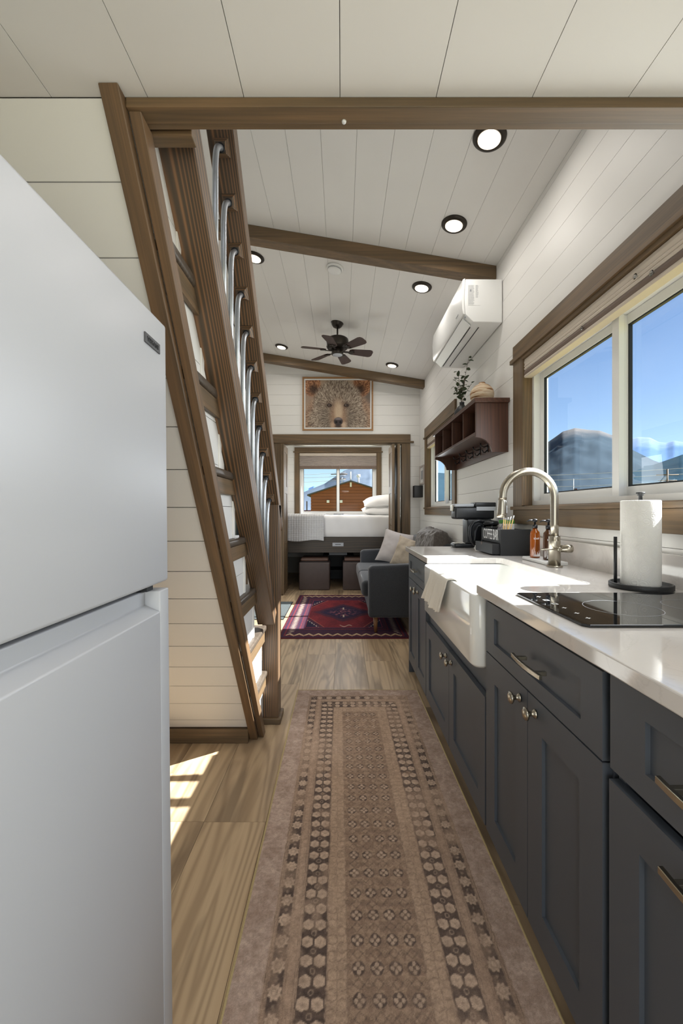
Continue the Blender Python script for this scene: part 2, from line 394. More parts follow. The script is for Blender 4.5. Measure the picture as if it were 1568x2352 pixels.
# ================================================================== structure
XR, XL, YF, YB = 1.11, -1.24, 5.80, 7.80
mpR = lambda u, w_, t: (XR+t, u, w_)
mpL = lambda u, w_, t: (XL-t, u, w_)
mpF = lambda u, w_, t: (u, YF+t, w_)
mpB = lambda u, w_, t: (u, YB+t, w_)
ZC = lambda x: 2.92+.167*(XR-x)
P = .1425
W1 = (1.07, 2.475, 1.19, 2.075); W2 = (4.05, 5.27, 1.215, 2.10); WB = (-.805, .672, 1.09, 2.275); DL = (4.42, 5.24, 0, 2.0)
# floor -------------------------------------------------------------
fl = slab('floor', 'structure', lambda u, w_, t: (u, w_, -t), XL, XR, -1.2, YB, [], .012, .10)
pw, pl = .231, 1.22; x = -.05-pw*6
proto = {}
for i in range(13):
    x0 = max(XL, x+pw*i); x1 = min(XR, x+pw*(i+1))
    if x1-x0 < .01: continue
    y = -1.2-random.random()*1.0
    if i == 4: y = .305-1.22*2       # joints seen beside the runner
    if i == 3: y = 1.527-1.22*3
    while y < YB:
        y0, y1 = max(y, -1.2), min(y+pl, YB); y += pl
        if y1-y0 < .02: continue
        key = (round(x1-x0, 3), round(y1-y0, 3))
        if key in proto:
            o = proto[key].copy(); COL.objects.link(o); o.location = Vector(((x0+x1)/2, (y0+y1)/2, -.006))-WL[fl.name]
        else:
            proto[key] = box('plank', 'floor', (x0+.0006, x1-.0006, y0+.0006, y1-.0006, -.012, 0), fl)
# right wall ---------------------------------------------------------
wr = slab('wall_right', 'structure', mpR, -1.2, YB, -.1, 3.2, [W1, W2], .012, .13)
boards(wr, mpR, -1.2, YF, .86, 3.1, P, 1.318-.1425*4, [W1, W2], half=(0, 1, 2.92), cuts=(2.9, 3.3, .4), mat='white')
boards(wr, mpR, 2.95, YF, 0, .86, P, 1.318-.1425*10, [], cuts=(), mat='white')
boards(wr, mpR, YF+.1, YB, .3, 2.45, P, 1.318-.1425*10, [], cuts=(), mat='white')
# left wall ------------------------------------------------------------
wl = slab('wall_left', 'structure', mpL, -1.2, YB, -.1, 3.4, [DL], .012, .13)
boards(wl, mpL, .5, YF, 0, 3.3, P, 1.318-.1425*10, [DL], cuts=(2.2, 3.4, 1.4))
boards(wl, mpL, YF+.1, YB, .3, 2.45, P, 1.318-.1425*10, [])
# far wall -------------------------------------------------------------
OP = (-.86, .865, -.1, 2.13)
wf = slab('wall_far', 'structure', mpF, XL-.1, XR+.1, -.1, 3.45, [OP], .012, .09)
boards(wf, mpF, XL, XR, 0, 3.4, .1448, 3.105-.1448*22, [OP], half=(.167, 1, ZC(0)))
# bedroom back wall -------------------------------------------------------
wb = slab('wall_bedroom', 'structure', mpB, XL-.1, XR+.1, -.1, 2.6, [WB], .012, .12)
boards(wb, mpB, XL, XR, .3, 2.45, .1397, 2.336-.1397*15, [WB])
box('ceiling_bedroom', 'white', (XL, XR, YF+.09, YB+.05, 2.45, 2.53), kind='structure')
# main ceiling ------------------------------------------------------------
mpC = lambda u, w_, t: (u, w_, ZC(u)+t)
ce = slab('ceiling', 'structure', mpC, XL-.12, XR+.12, -1.2, YF+.1, [], .012, .12)
boards_mp = lambda w_, u, t: (u, w_, ZC(u)+t)
def ceil_boards():
    k = 0; x = .079-.1875*8
    while x < XR:
        x0, x1 = max(XL, x), min(XR, x+.1875); x += .1875; k += 1
        if x1-x0 < .01: continue
        ys = [.83, [5.2, 3.0, 4.4][k % 3] if k % 3 else 5.79, 5.79]
        if abs(x0-.6415) < .05: ys = [.83, 1.93, 4.4, 5.79]
        for a, b in zip(ys[:-1], ys[1:]):
            if b-a > .02: obj('board', MB().prism([(x0+.0007, a), (x1-.0007, a), (x1-.0007, b-.001), (x0+.0007, b-.001)], mpC, 0, .012), 'ceil', ce)
ceil_boards()
# loft floor over the camera -------------------------------------------------
ZLF, YLF = 1.973, .806
lo = box('ceiling_loft', 'backing', (XL, XR, -1.2, .842, ZLF+.012, 2.13), kind='structure')
x = -.003-.1895*7
while x < XR:
    x0, x1 = max(XL, x), min(XR, x+.1895); x += .1895
    if x1-x0 > .01: box('board', 'ceil', (x0+.0007, x1-.0007, -1.2, YLF+.001, ZLF, ZLF+.012), lo)
edge = thing('trim_1', None, None, (0, .82, 1.95), kind='structure')
box('edge_trim', 'trimX', (-.4250, XR-.001, YLF, .842, 1.953, 1.9725), edge, .0015)
box('fascia', 'trimX', (-.4250, XR-.001, .8425, .858, 1.956, 2.16), edge, .0015)
obj('screw_cap', MB().lathe([(.0001, 1.9505), (.004, 1.950), (.005, 1.953)], (.005, .836, 0), seg=12), 'plate', edge)
# back wall behind the camera with its open doorway -----------------------------
slab('wall_back', 'structure', lambda u, w_, t: (u, -1.2-t, w_), XL-.12, XR+.12, -.1, 3.5, [(-.35, 1.0, 0, 1.93)], 0, .1, 'white')
# ceiling beams -------------------------------------------------------------
def beam(y0, y1, h, label):
    m = MB().prism([(XL+.002, ZC(XL)-.001), (XR-.001, ZC(XR)-.001), (XR-.001, ZC(XR)-h), (XL+.002, ZC(XL)-h)], lambda a, b, t: (a, t, b), y0, y1)
    return obj('ceiling_beam', m, 'trimX', None, .003, label=label, cat='beam', group='ceiling beams')
beam(2.93, 3.03, .092, 'brown stained ceiling beam nearer the camera, meeting the air conditioner')
beam(5.46, 5.565, .10, 'brown stained ceiling beam at the far end, above the bear picture')

# windows -------------------------------------------------------------------
def win(n, mp, W, cas, hdr, ledge, apron, td=.04, fr=.045, panes=True, axis='Y', mull=.5, far_first=True, sillp=.03, name='window', topf=0):
    u0, u1, w0, w1 = W; um = u0+(u1-u0)*mull
    mid = mp((u0+u1)/2, w0, .05); t = thing('%s_%d' % (name, n), None, None, mid, kind='structure')
    def b(nm, mat, a0, a1, b0, b1, t0, t1, par=t, bev=.0015): return obj(nm, MB().prism([(a0, b0), (a1, b0), (a1, b1), (a0, b1)], mp, t0, t1), mat, par, bev)
    B = ('trimZ', 'trim'+axis)
    b('casing', B[0], u0-cas, u0-.001, w0, w1+ledge[0], -.02, -.0005); b('casing', B[0], u1+.001, u1+cas, w0, w1+ledge[0], -.02, -.0005)
    b('ledge_strip', B[1], u0-cas-.025, u1+cas+.025, w1+ledge[0], w1+ledge[1], -.032, -.0005)
    b('header', B[1], u0-cas, u1+cas, w1+ledge[1], hdr, -.022, -.0005)
    b('header_lining', B[1], u0, u1, w1+.0005, w1+ledge[0]-.0005, -.02, td)
    b('sill', B[1], u0-cas-.02, u1+cas+.02, w0-.022, w0-.0005, -sillp, -.0005)
    b('sill_board', B[1], u0+.001, u1-.001, w0-.001, w0+.004, -.0005, td)
    if apron: b('apron', B[1], u0-cas, u1+cas, apron, w0-.0225, -.02, -.0005)
    b('jamb', B[0], u0, u0+.008, w0+.004, w1, -.019, td); b('jamb', B[0], u1-.008, u1, w0+.004, w1, -.019, td)
    v = thing_part = MB()
    def ring(m, a0, a1, b0, b1, wd, t0, t1):
        for q in ((a0, a0+wd, b0, b1), (a1-wd, a1, b0, b1), (a0+wd, a1-wd, b0, b0+wd), (a0+wd, a1-wd, b1-wd, b1)):
            m.prism([(q[0], q[2]), (q[1], q[2]), (q[1], q[3]), (q[0], q[3])], mp, t0, t1)
        return m
    a0, a1, b0, b1 = u0+.003, u1-.003, w0+.005, w1-.003-topf
    if topf: obj('head_frame', MB().prism([(a0, b1+.0005), (a1, b1+.0005), (a1, w1-.003), (a0, w1-.003)], mp, td, td+.085), 'vinyl', t, .0015)
    obj('window_frame', ring(MB(), a0, a1, b0, b1, .026, td, td+.085), 'vinyl', t, .0015)
    mw = .022
    obj('mullion', MB().prism([(um-mw, b0+.026), (um+mw, b0+.026), (um+mw, b1-.026), (um-mw, b1-.026)], mp, td+.012, td+.035), 'vinyl', t, .0015)
    for k, (c0, c1) in enumerate(((a0+.026, um+mw*.9), (um-mw*.9, a1-.026))):
        inner = (k == 0) != far_first
        ts = td+.014 if inner else td+.048
        if inner: ts += .022
        sf = ring(MB(), c0+.001, c1-.001, b0+.027, b1-.027, fr, ts, ts+.022)
        so = obj('sash', sf, 'vinyl', t, .0015)
        obj('gasket', ring(MB(), c0+fr+.001, c1-fr-.001, b0+.027+fr, b1-.027-fr, .006, ts+.004, ts+.018), 'gasket', so)
        obj('pane', MB().prism([(c0+fr+.004, b0+.031+fr), (c1-fr-.004, b0+.031+fr), (c1-fr-.004, b1-.031-fr), (c0+fr+.004, b1-.031-fr)], mp, ts+.009, ts+.012), 'glass', so)
    return t
win(1, mpR, W1, .128, 2.20, (.02, .045), 1.082, fr=.040, mull=.475, topf=.062)
win(2, mpR, W2, .11, 2.245, (.01, .03), 1.12, fr=.035, mull=.45)
win(3, mpB, WB, .088, 2.385, (.01, .035), None, axis='X', fr=.045)
def shade(mp, u0, u1, top, bot, t0, t1, folds, label, dark=True):
    h = top-bot; root = thing('window_shade', label, 'window shade', mp((u0+u1)/2, top-.02, (t0+t1)/2))
    def prof(a, b, t_0, t_1): # bulged pleat
        return [(t_0+.004, b), (t_0, (a+b)/2), (t_0+.004, a), (t_1, a), (t_1, b)]
    def pleat(nm, mat, a, b):
        m = MB(); p = prof(a, b, t0, t1); n = len(p)
        vs = [mp(u0, q[1], q[0]) for q in p]+[mp(u1, q[1], q[0]) for q in p]
        m.add(vs, [tuple(range(n)), tuple(range(n, 2*n))[::-1]]+[(i, i+n, (i+1) % n+n, (i+1) % n) for i in range(n)]); return obj(nm, m, mat, root, .0015)
    pleat('headrail', 'tan', top-h*.3, top)
    n = folds; a = top-h*.3
    seg = (h*.3 if dark else h*.62)/n
    for i in range(n): pleat('pleat', 'tan', a-seg+.001, a); a -= seg
    pleat('pleat', 'tand', bot+h*(.16 if dark else .05), a-.001).name = 'dark_band'
    pleat('bottom_rail', 'tan' if dark else 'tand', bot, bot+h*(.155 if dark else .045))
    return root
s1 = shade(mpR, W1[0]+.01, W1[1]-.01, 2.073, 1.962, -.012, .036, 2, 'folded taupe and brown shade at the top of the big kitchen window')
for yy, zz in ((1.86, 1.99), (1.52, 2.03), (1.44, 1.995)):
    obj('shade_clip', MB().lathe([(.002, 0), (.011, .003), (.006, .006), (.004, .012), (.001, .014)], (XR-.024, yy, zz), 'X', 12), 'clear', s1)
shade(mpR, W2[0]+.01, W2[1]-.01, 2.098, 1.97, -.01, .036, 2, 'folded taupe shade in the small window behind the brown shelf')
def shade3():
    u0, u1 = WB[0]+.01, WB[1]-.01; root = thing('window_shade', 'half-lowered pleated taupe shade in the bedroom window over the bed', 'window shade', (0, YB, 2.25))
    box('headrail', 'tan', (u0, u1, YB-.018, YB+.034, 2.222, 2.272), root, .002)
    z = 2.22
    for i in range(7):
        m = MB(); dz = .0265
        m.add([(u, YB+y_, zz) for u in (u0, u1) for y_, zz in ((-.008, z), (-.02, z-dz/2), (-.008, z-dz), (.03, z-dz), (.03, z))],
              [(0, 1, 2, 3, 4), (9, 8, 7, 6, 5)]+[(i_, i_+5, (i_+1) % 5+5, (i_+1) % 5) for i_ in range(5)])
        obj('pleat', m, 'shadegrey', root); z -= dz+.0005
    box('dark_band', 'tand', (u0, u1, YB-.016, YB+.03, z-.03, z-.0005), root, .002)
    box('bottom_rail', 'tand', (u0, u1, YB-.02, YB+.03, z-.056, z-.0305), root, .002)
shade3()
ex = thing('exit_sticker', 'small grey Exit label on the sill of the bedroom window', 'sign', (-.06, YB+.032, 1.105))
box('backing_plate', 'greyplate', (-.155, .045, YB+.0345, YB+.039, 1.098, 1.122), ex)
text('lettering', 'Exit', .034, 'black', ex, (-.11, YB+.0335, 1.1105), (PI/2, 0, 0), 1.1)
box('latch_mark', 'black', (.02, .03, YB+.032, YB+.0345, 1.101, 1.12), ex)
# entry door in the left wall -------------------------------------------------
dt = thing('door_1', None, None, (XL, 4.8, 0), kind='structure')
box('header', 'trimY', (XL+.001, XL+.022, DL[0]-.12, DL[1]+.12, 2.03, 2.14), dt, .002)
box('ledge_strip', 'trimY', (XL+.001, XL+.035, DL[0]-.14, DL[1]+.14, 2.005, 2.03), dt, .002)
for a in (DL[0]-.1, DL[1]): box('casing', 'trimZ', (XL+.001, XL+.02, a, a+.1, 0, 2.004), dt, .002)
leaf_ = box('stile', 'gasket', (XL-.08, XL-.03, DL[0]+.01, DL[0]+.11, .01, 1.99), dt, .002)
box('stile', 'gasket', (XL-.08, XL-.03, DL[1]-.11, DL[1]-.01, .01, 1.99), dt, .002)
box('rail', 'gasket', (XL-.08, XL-.03, DL[0]+.111, DL[1]-.111, .01, .2), dt, .002)
box('rail', 'gasket', (XL-.08, XL-.03, DL[0]+.111, DL[1]-.111, 1.88, 1.99), dt, .002)
box('pane', 'glass', (XL-.056, XL-.052, DL[0]+.111, DL[1]-.111, .2, 1.88), dt)
obj('door_handle', MB().tube([(XL-.03, 4.47, 1.0), (XL+.03, 4.47, 1.0), (XL+.035, 4.48, 1.0), (XL+.035, 4.6, 1.0)], .009), 'black', dt)
sd = thing('window_shade', 'raised pleated shade on the glass entry door left of the stairs', 'window shade', (XL-.02, 4.83, 1.85))
z = 1.9
box('headrail', 'tand', (XL-.029, XL-.001, DL[0]+.03, DL[1]-.03, 1.9, 1.94), sd)
for i in range(8): box('pleat', 'tan', (XL-.026+.004*(i % 2), XL-.004-.004*(i % 2), DL[0]+.03, DL[1]-.03, z-.045, z-.001), sd); z -= .046

# opening to the bedroom ------------------------------------------------------
op = thing('door_2', None, None, (0, YF-.02, 2.13), kind='structure')
box('header', 'trimX', (-1.0, .974, YF-.022, YF-.0005, 2.155, 2.252), op, .002)
box('ledge_strip', 'trimX', (-1.02, 1.02, YF-.035, YF-.0005, 2.13, 2.155), op, .002)
box('casing', 'trimZ', (.865, .972, YF-.02, YF-.0005, 0, 2.129), op, .002)
box('casing', 'trimZ', (-.967, -.86, YF-.02, YF-.0005, 0, 2.129), op, .002)
box('jamb', 'trimZ', (.85, .8645, YF-.02, YF+.1, 0, 2.115), op); box('jamb', 'trimZ', (-.8595, -.845, YF-.02, YF+.1, 0, 2.115), op)
box('head_jamb', 'trimX', (-.86, .865, YF-.02, YF+.1, 2.115, 2.1295), op)
box('door_track', 'nickel', (-.845, .85, YF+.03, YF+.06, 2.103, 2.1149), op)
def leaf(x0, side, nm, lab, th=.035):
    t = thing('bifold_leaf', lab, 'door', (x0+.0175, 5.87, .012), 'bifold door leaves')
    f = -1 if side > 0 else 1; xa = x0 if side > 0 else x0+.035
    y0, y1 = 5.665, 6.085
    m = MB(); core = MB().box(x0+.006, x0+th-.006, y0+.02, y1-.02, .03, 2.08)
    obj('core', core, 'trimZ', t)
    for q in ((y0, y0+.09, .012, 2.1), (y1-.09, y1, .012, 2.1)): box('stile', 'trimZ', (x0, x0+th, *q), t, .002)
    for q in ((.012, .12), (.62, .72), (1.42, 1.52), (2.0, 2.1)): box('rail', 'trimY', (x0, x0+th, y0+.0905, y1-.0905, *q), t, .002)
    return t
t = leaf(.70, 1, '', 'dark wooden bifold leaf facing the bed on the right of the bedroom opening')
obj('pull', MB().tube([(.699, 5.74, .96), (.685, 5.74, .97), (.685, 5.74, 1.05), (.699, 5.74, 1.06)], .004), 'nickel', t)
leaf(.775, 1, '', 'dark wooden bifold leaf folded behind the first, against the right casing')
leaf(-.818, -1, '', 'dark wooden bifold leaf folded on the left of the bedroom opening', .02)
leaf(-.842, -1, '', 'dark wooden bifold leaf nearest the left casing of the bedroom opening', .02)
# unseen ceiling lamp added to brighten the bedroom
lt = thing('bedroom_fill_lamp', 'unseen round lamp added on the bedroom ceiling as fill', 'ceiling light', (.0, 6.7, 2.449)); obj('trim_ring', MB().lathe([(.1, 2.4495), (.1, 2.43), (.085, 2.425)], (0, 6.7, 0), seg=32), 'bronze', lt); obj('lens', MB().lathe([(.084, 2.4295), (.08, 2.42), (.01, 2.416)], (0, 6.7, 0), seg=32), 'lens', lt)
light('bedroom_fill', 'AREA', (0, 6.7, 2.40), 14, (1, .95, .88), (0, 0, -1), shape='DISK', size=.16)
# baseboards
box('baseboard_right', 'trimY', (XR-.016, XR-.0005, 2.98, YF-.025, 0.0, .08), None, .002, kind='structure')
box('baseboard_left', 'trimY', (XL+.0005, XL+.016, 2.3, DL[0]-.11, 0.0, .08), None, .002, kind='structure')

# ================================================================== staircase
XS0, XS1 = -.44, -.425
YS = lambda z: 2.104-.658*z
st = thing('loft_staircase', 'steep white staircase to the loft with dark treads, its boarded underside towards the camera', 'staircase', (-.8, 1.9, 0))
mpS = lambda u, w_, t: (u, YS(w_)+t, w_)
obj('soffit_back', MB().prism([(XL+.001, .07), (XS0-.003, .07), (XS0-.003, ZLF-.001), (XL+.001, ZLF-.001)], mpS, .014, .03), 'backing', st)
z = .246-.1155*2
while z < ZLF-.002:
    a, b = max(z, .075)+.0012, min(z+.1155, ZLF-.001)-.0012; z += .1155
    if b-a < .005: continue
    obj('board', MB().prism([(XL+.001, a), (XS0-.002, a), (XS0-.002, b), (XL+.001, b)], mpS, 0, .014), 'white', st)
box('base_board', 'trimX', (XL+.001, -.4655, 2.04, 2.10, 0.001, .072), st, .002)
obj('soffit_trim', MB().prism([(-.464, .001), (-.4255, .001), (-.4255, ZLF-.0005), (-.464, ZLF-.0005)], mpS, -.028, -.0005), 'trimS', st, .002)
obj('stringer', MB().prism([(-.4235, .001), (-.3985, .001), (-.3985, 1.9525), (-.4235, 1.9525)], mpS, -.006, .045), 'trimS', st, .002)
Zt = [.29+.2535*i for i in range(7)]; Yr = [2.19-.183*i for i in range(7)]
for i in range(8):           # side panels and risers, one pair per step
    zb = 0.001 if i == 0 else Zt[i-1]; zt_ = Zt[i]-.03 if i < 7 else 2.02; yr = 2.372 if i == 0 else Yr[i-1]
    zz = [zb]; q = 1.318-.1425*10
    while q < zt_:
        if q > zb+.01: zz.append(q)
        q += .1425
    zz.append(zt_)
    for a, b in zip(zz[:-1], zz[1:]):
        poly = [(YS(a)+.046, a+.001), (yr-.03, a+.001), (yr-.03, b-.001), (YS(b)+.046, b-.001)]
        if poly[3][0] < poly[2][0]: obj('side_board', MB().prism(poly, lambda u, w_, t: (t, u, w_), -.442, -.43), 'white', st)
    box('corner_post', 'white_b', (-.446, -.426, yr-.0295, yr-.002, zb+.001, zt_), st, .002)
    box('riser', 'white_b', (-1.2, -.4465, yr-.018, yr-.002, zb+.001, zt_), st)
for i in range(7):
    y0 = YS(Zt[i]-.0285)+.0465+.012; y1 = Yr[i-1]+.028 if i else 2.40; zt_ = Zt[i]
    tr = box('tread', 'tread', (-1.2, -.405, y0-.012, y1, zt_-.0285, zt_), st, .009, 3)
    box('tread_apron', 'trimY', (-.4255, -.412, YS(Zt[i]-.085)+.0465, y1-.02, zt_-.085, zt_-.0295), tr, .002)
    box('nosing_apron', 'trimX', (-1.2, -.426, y1-.028, y1-.015, zt_-.085, zt_-.0295), tr, .002)
box('top_board', 'trimX', (-.43, -.318, .868, .90, 1.955, 2.06), st, .002)

# newel post and railing ----------------------------------------------------------
PX0, PX1 = -.433, -.345; PC = (PX0+PX1)/2
rl = thing('stair_railing', 'ebony-stained pine stair railing with bent galvanised pipe balusters', 'railing', (PC, 2.2, 0))
box('newel_post', 'pineZ', (PX0, PX1, 2.235, 2.335, .032, 1.195), rl, .003)
box('plinth', 'trimX', (PX0-.012, PX1+.014, 2.22, 2.35, .001, .032), rl, .004)
HY, HZ = 1.335, 2.342
SL = .80; L = math.hypot(SL, 1)
def rail(nm, yref, zref, z0, z1, depth, cutplumb=True):
    """rail with its underside passing through (yref,zref); mesh in local frame with length along Y"""
    yy = lambda z: yref+SL*(zref-z)
    d = depth*L          # horizontal extent for perpendicular depth
    poly = [(0, 0), (0, 0)]
    c = Vector((PC, yy((z0+z1)/2), (z0+z1)/2)); ang = math.atan2(-1, SL)   # direction (y,z) = (SL,-1)
    ln = (z1-z0)*L
    m = MB().box(-(PX1-PX0)/2, (PX1-PX0)/2, -ln/2, ln/2, 0, depth)
    me = obj(nm, m, 'pineY', rl, .004, origin=(0, 0, 0)); me.location = c-WL[rl.name]; me.rotation_euler = (ang, 0, 0); return me
rail('lower_rail', 2.112, .572, .572, 2.30, .08)
rail('handrail', HY, HZ, 1.045, 2.72, .062)
def ypt(k): return 1.335+.0887*k
nrm = Vector((0, -1, -SL)).normalized()
for k in range(11):
    y = ypt(k); z = HZ-(y-HY)/SL; c = Vector((PC, y, z))
    # square tapered rosette on the underside of the handrail
    al = Vector((0, SL, -1)).normalized(); ux = Vector((1, 0, 0)); vs = []
    for s_, d_ in ((.0255, .0005), (.024, .004), (.0145, .020)):
        for a, b in ((-1, -1), (1, -1), (1, 1), (-1, 1)): vs.append(c+ux*a*s_+al*b*s_+nrm*d_)
    fs = [(0, 1, 2, 3), (11, 10, 9, 8)]+[(j*4+i, j*4+(i+1) % 4, (j+1)*4+(i+1) % 4, (j+1)*4+i) for j in range(2) for i in range(4)]
    obj('rosette', MB().add(vs, fs), 'pineX', rl, .001)
    obj('collar', MB().tube([c+nrm*.0205, c+nrm*.0235], .0135, 16), 'black', rl)
    p0 = c+nrm*.024; p1 = c+nrm*.055; ctr = c+nrm*.088; ye = ctr.y-.004; pts = [p0]
    down = Vector((0, 0, -1))
    for i in range(9):     # quarter bend from the normal direction to straight down
        s_ = i/8; pts.append(p1*(1-s_)**2+(ctr+Vector((0, 0, 0)))*2*s_*(1-s_)+(Vector((PC, ye, ctr.z-.07)))*s_*s_)
    zl = .572+(2.112-ye)/SL+.08*L/SL
    pts.append((PC, ye, max(zl+.0, .62)))
    obj('baluster', MB().tube(pts, .0092, 14), 'zinc', rl)
# ================================================================== kitchen run
XC, XE, ZT = .485, .465, .905
# cabinets: carcass, shaker doors, drawers
def front(parent, nm, y0, y1, z0, z1, rail_=.073, stile=.073):
    """shaker front facing -X with recessed centre panel; frame pieces are one front"""
    m = MB(); x0, x1 = XC, XC+.019
    for q in ((y0, y0+stile, z0, z1), (y1-stile, y1, z0, z1), (y0+stile, y1-stile, z0, z0+rail_), (y0+stile, y1-stile, z1-rail_, z1)): m.box(x0, x1, *q)
    f = obj(nm, m, 'cab', parent, 0)
    box('panel', 'cab', (x0+.0085, x0+.0155, y0+stile-.001, y1-stile+.001, z0+rail_-.001, z1-rail_+.001), f)
    return f
def knob(parent, y, z, x=XC):
    k = obj('knob', MB().lathe([(.011, -.0005), (.012, -.004), (.0075, -.007), (.0058, -.012), (.0062, -.017), (.013, -.021), (.0165, -.0245), (.0155, -.0285), (.009, -.0315), (.001, -.0325)], (x, y, z), 'X', 24), 'nickel', parent)
    return k
def bar(parent, y0, y1, z, x=XC, arch=.006, mat='nickel', h=.011):
    m = MB(); n = 10; L_ = y1-y0; P_ = []
    for sgn in (0, 1): pass
    pts = [(y0+L_*i/n, x-.030-arch*math.sin(PI*i/n)) for i in range(n+1)]
    vs = []; fs = []
    for (yy, xx) in pts: vs += [(xx, yy, z-h/2), (xx, yy, z+h/2), (xx+.008, yy, z+h/2), (xx+.008, yy, z-h/2)]
    for i in range(n):
        for j in range(4): fs.append((i*4+j, i*4+(j+1) % 4, (i+1)*4+(j+1) % 4, (i+1)*4+j))
    fs += [(0, 1, 2, 3), (n*4+3, n*4+2, n*4+1, n*4)]
    m.add(vs, fs)
    for yy in (y0+L_*.17, y1-L_*.17): m.box(x-.027-arch*.3, x+.0005 if False else x-.0004, yy-.005, yy+.005, z-.005, z+.005)
    return obj('handle', m, mat, parent, .001)
def carcass(t, y0, y1, z1=.872, gapx=.02):
    m = MB(); x0, x1 = XC+.0195, 1.085
    m.box(x0, x1, y0, y0+.018, .1, z1); m.box(x0, x1, y1-.018, y1, .1, z1); m.box(x0, x1, y0+.018, y1-.018, .1, .118); m.box(x0, x0+.02, y0+.018, y1-.018, z1-.03, z1)
    m.box(1.07, x1, y0+.018, y1-.018, .118, z1)
    obj('body', m, 'cab', t)
    box('toe_kick', 'cab', (XC+.06, XC+.075, y0, y1, 0.001, .099), t)
def cab(label, y0, y1):
    t = thing('base_cabinet', label, 'cabinet', (.8, (y0+y1)/2, 0), 'charcoal base cabinets'); return t
tA = cab('charcoal base cabinet at the far end, beside the sofa, one drawer over two doors', 2.352, 2.955); carcass(tA, 2.352, 2.955)
box('end_panel', 'cab', (XC+.002, 1.085, 2.9555, 2.962, .0, .872), tA)
dA = front(tA, 'drawer', 2.357, 2.950, .692, .857, .045, .06); bar(dA, 2.58, 2.72, .775, XC)
d = front(tA, 'door', 2.357, 2.655, .095, .688, .078, .06); knob(d, 2.60, .645)
d = front(tA, 'door', 2.659, 2.950, .095, .688, .078, .06); knob(d, 2.715, .645)
tB = cab('charcoal sink base cabinet with two low doors under the white apron sink', 1.380, 2.350)
m = MB(); m.box(XC+.0195, 1.085, 1.38, 1.398, .1, .61); m.box(XC+.0195, 1.085, 2.332, 2.35, .1, .61); m.box(XC+.0195, 1.085, 1.398, 2.332, .1, .118)
m.box(XC+.0195, .53, 1.398, 1.399, .61, .871); m.box(1.07, 1.085, 1.398, 2.332, .118, .61); obj('body', m, 'cab', tB)
box('apron_rail', 'cab', (XC+.021, XC+.04, 1.398, 2.332, .50, .612), tB)
box('toe_kick', 'cab', (XC+.06, XC+.075, 1.38, 2.35, 0.001, .099), tB)
d = front(tB, 'door', 1.385, 1.846, .095, .528, .073, .073); knob(d, 1.805, .49)
d = front(tB, 'door', 1.850, 2.345, .095, .528, .073, .073); knob(d, 1.895, .49)
box('filler', 'cab', (XC, XC+.019, 2.215, 2.348, .615, .860), tB) if False else None
tC = cab('charcoal base cabinet under the cooktop with a wide drawer over two tall doors', .756, 1.378); carcass(tC, .756, 1.378)
dC = front(tC, 'drawer', .761, 1.373, .692, .858, .042, .07); bar(dC, .945, 1.10, .772)
d = front(tC, 'door', .761, 1.066, .095, .688, .080, .075); knob(d, 1.022, .651)
d = front(tC, 'door', 1.069, 1.373, .095, .688, .080, .075); knob(d, 1.112, .651)
tD = cab('charcoal base cabinet nearest the camera with a drawer over a tall pull-out front', .10, .744); carcass(tD, .10, .744)
dD = front(tD, 'drawer', .11, .739, .694, .862, .042, .085); bar(dD, .45, .595, .767)
dE = front(tD, 'pull_out_front', .11, .742, .095, .672, .075, .075); bar(dE, .44, .590, .640, XC, .003)
# countertop -----------------------------------------------------------------------
ct = thing('countertop', 'long white quartz countertop over the charcoal cabinets, cut away at the sink', 'countertop', (.78, 1.4, .873))
CY0, CY1, SX1, SY0, SY1 = .02, 2.975, .872, 1.412, 2.232
m = MB()
poly = [(XE, CY0), (1.088, CY0), (1.088, CY1), (XE, CY1), (XE, SY1), (SX1-.03, SY1), (SX1-.01, SY1-.008), (SX1, SY1-.03), (SX1, SY0+.03), (SX1-.01, SY0+.008), (SX1-.03, SY0), (XE, SY0)]
cts = [[(XE, CY0), (1.088, CY0), (1.088, SY0), (XE, SY0)], [(XE, SY1), (1.088, SY1), (1.088, CY1), (XE, CY1)], [(SX1, SY0), (1.088, SY0), (1.088, SY1), (SX1, SY1)]]
bmm = bmesh.new(); vv = [bmm.verts.new((a, b, ZT)) for a, b in poly]; f = bmm.faces.new(vv)
r = bmesh.ops.extrude_face_region(bmm, geom=[f]); bmesh.ops.translate(bmm, verts=[v for v in r['geom'] if isinstance(v, bmesh.types.BMVert)], vec=(0, 0, -.032))
mb = MB(); bmm.verts.ensure_lookup_table(); mb.add([v.co[:] for v in bmm.verts], [[v.index for v in f.verts] for f in bmm.faces]) if not bmm.verts.index_update() else None
obj('slab', mb, 'quartz', ct, .003, 2); bmm.free()
box('backsplash', 'quartz', (1.0885, 1.1088, CY0, CY1, ZT-.03, 1.015), ct, .002)
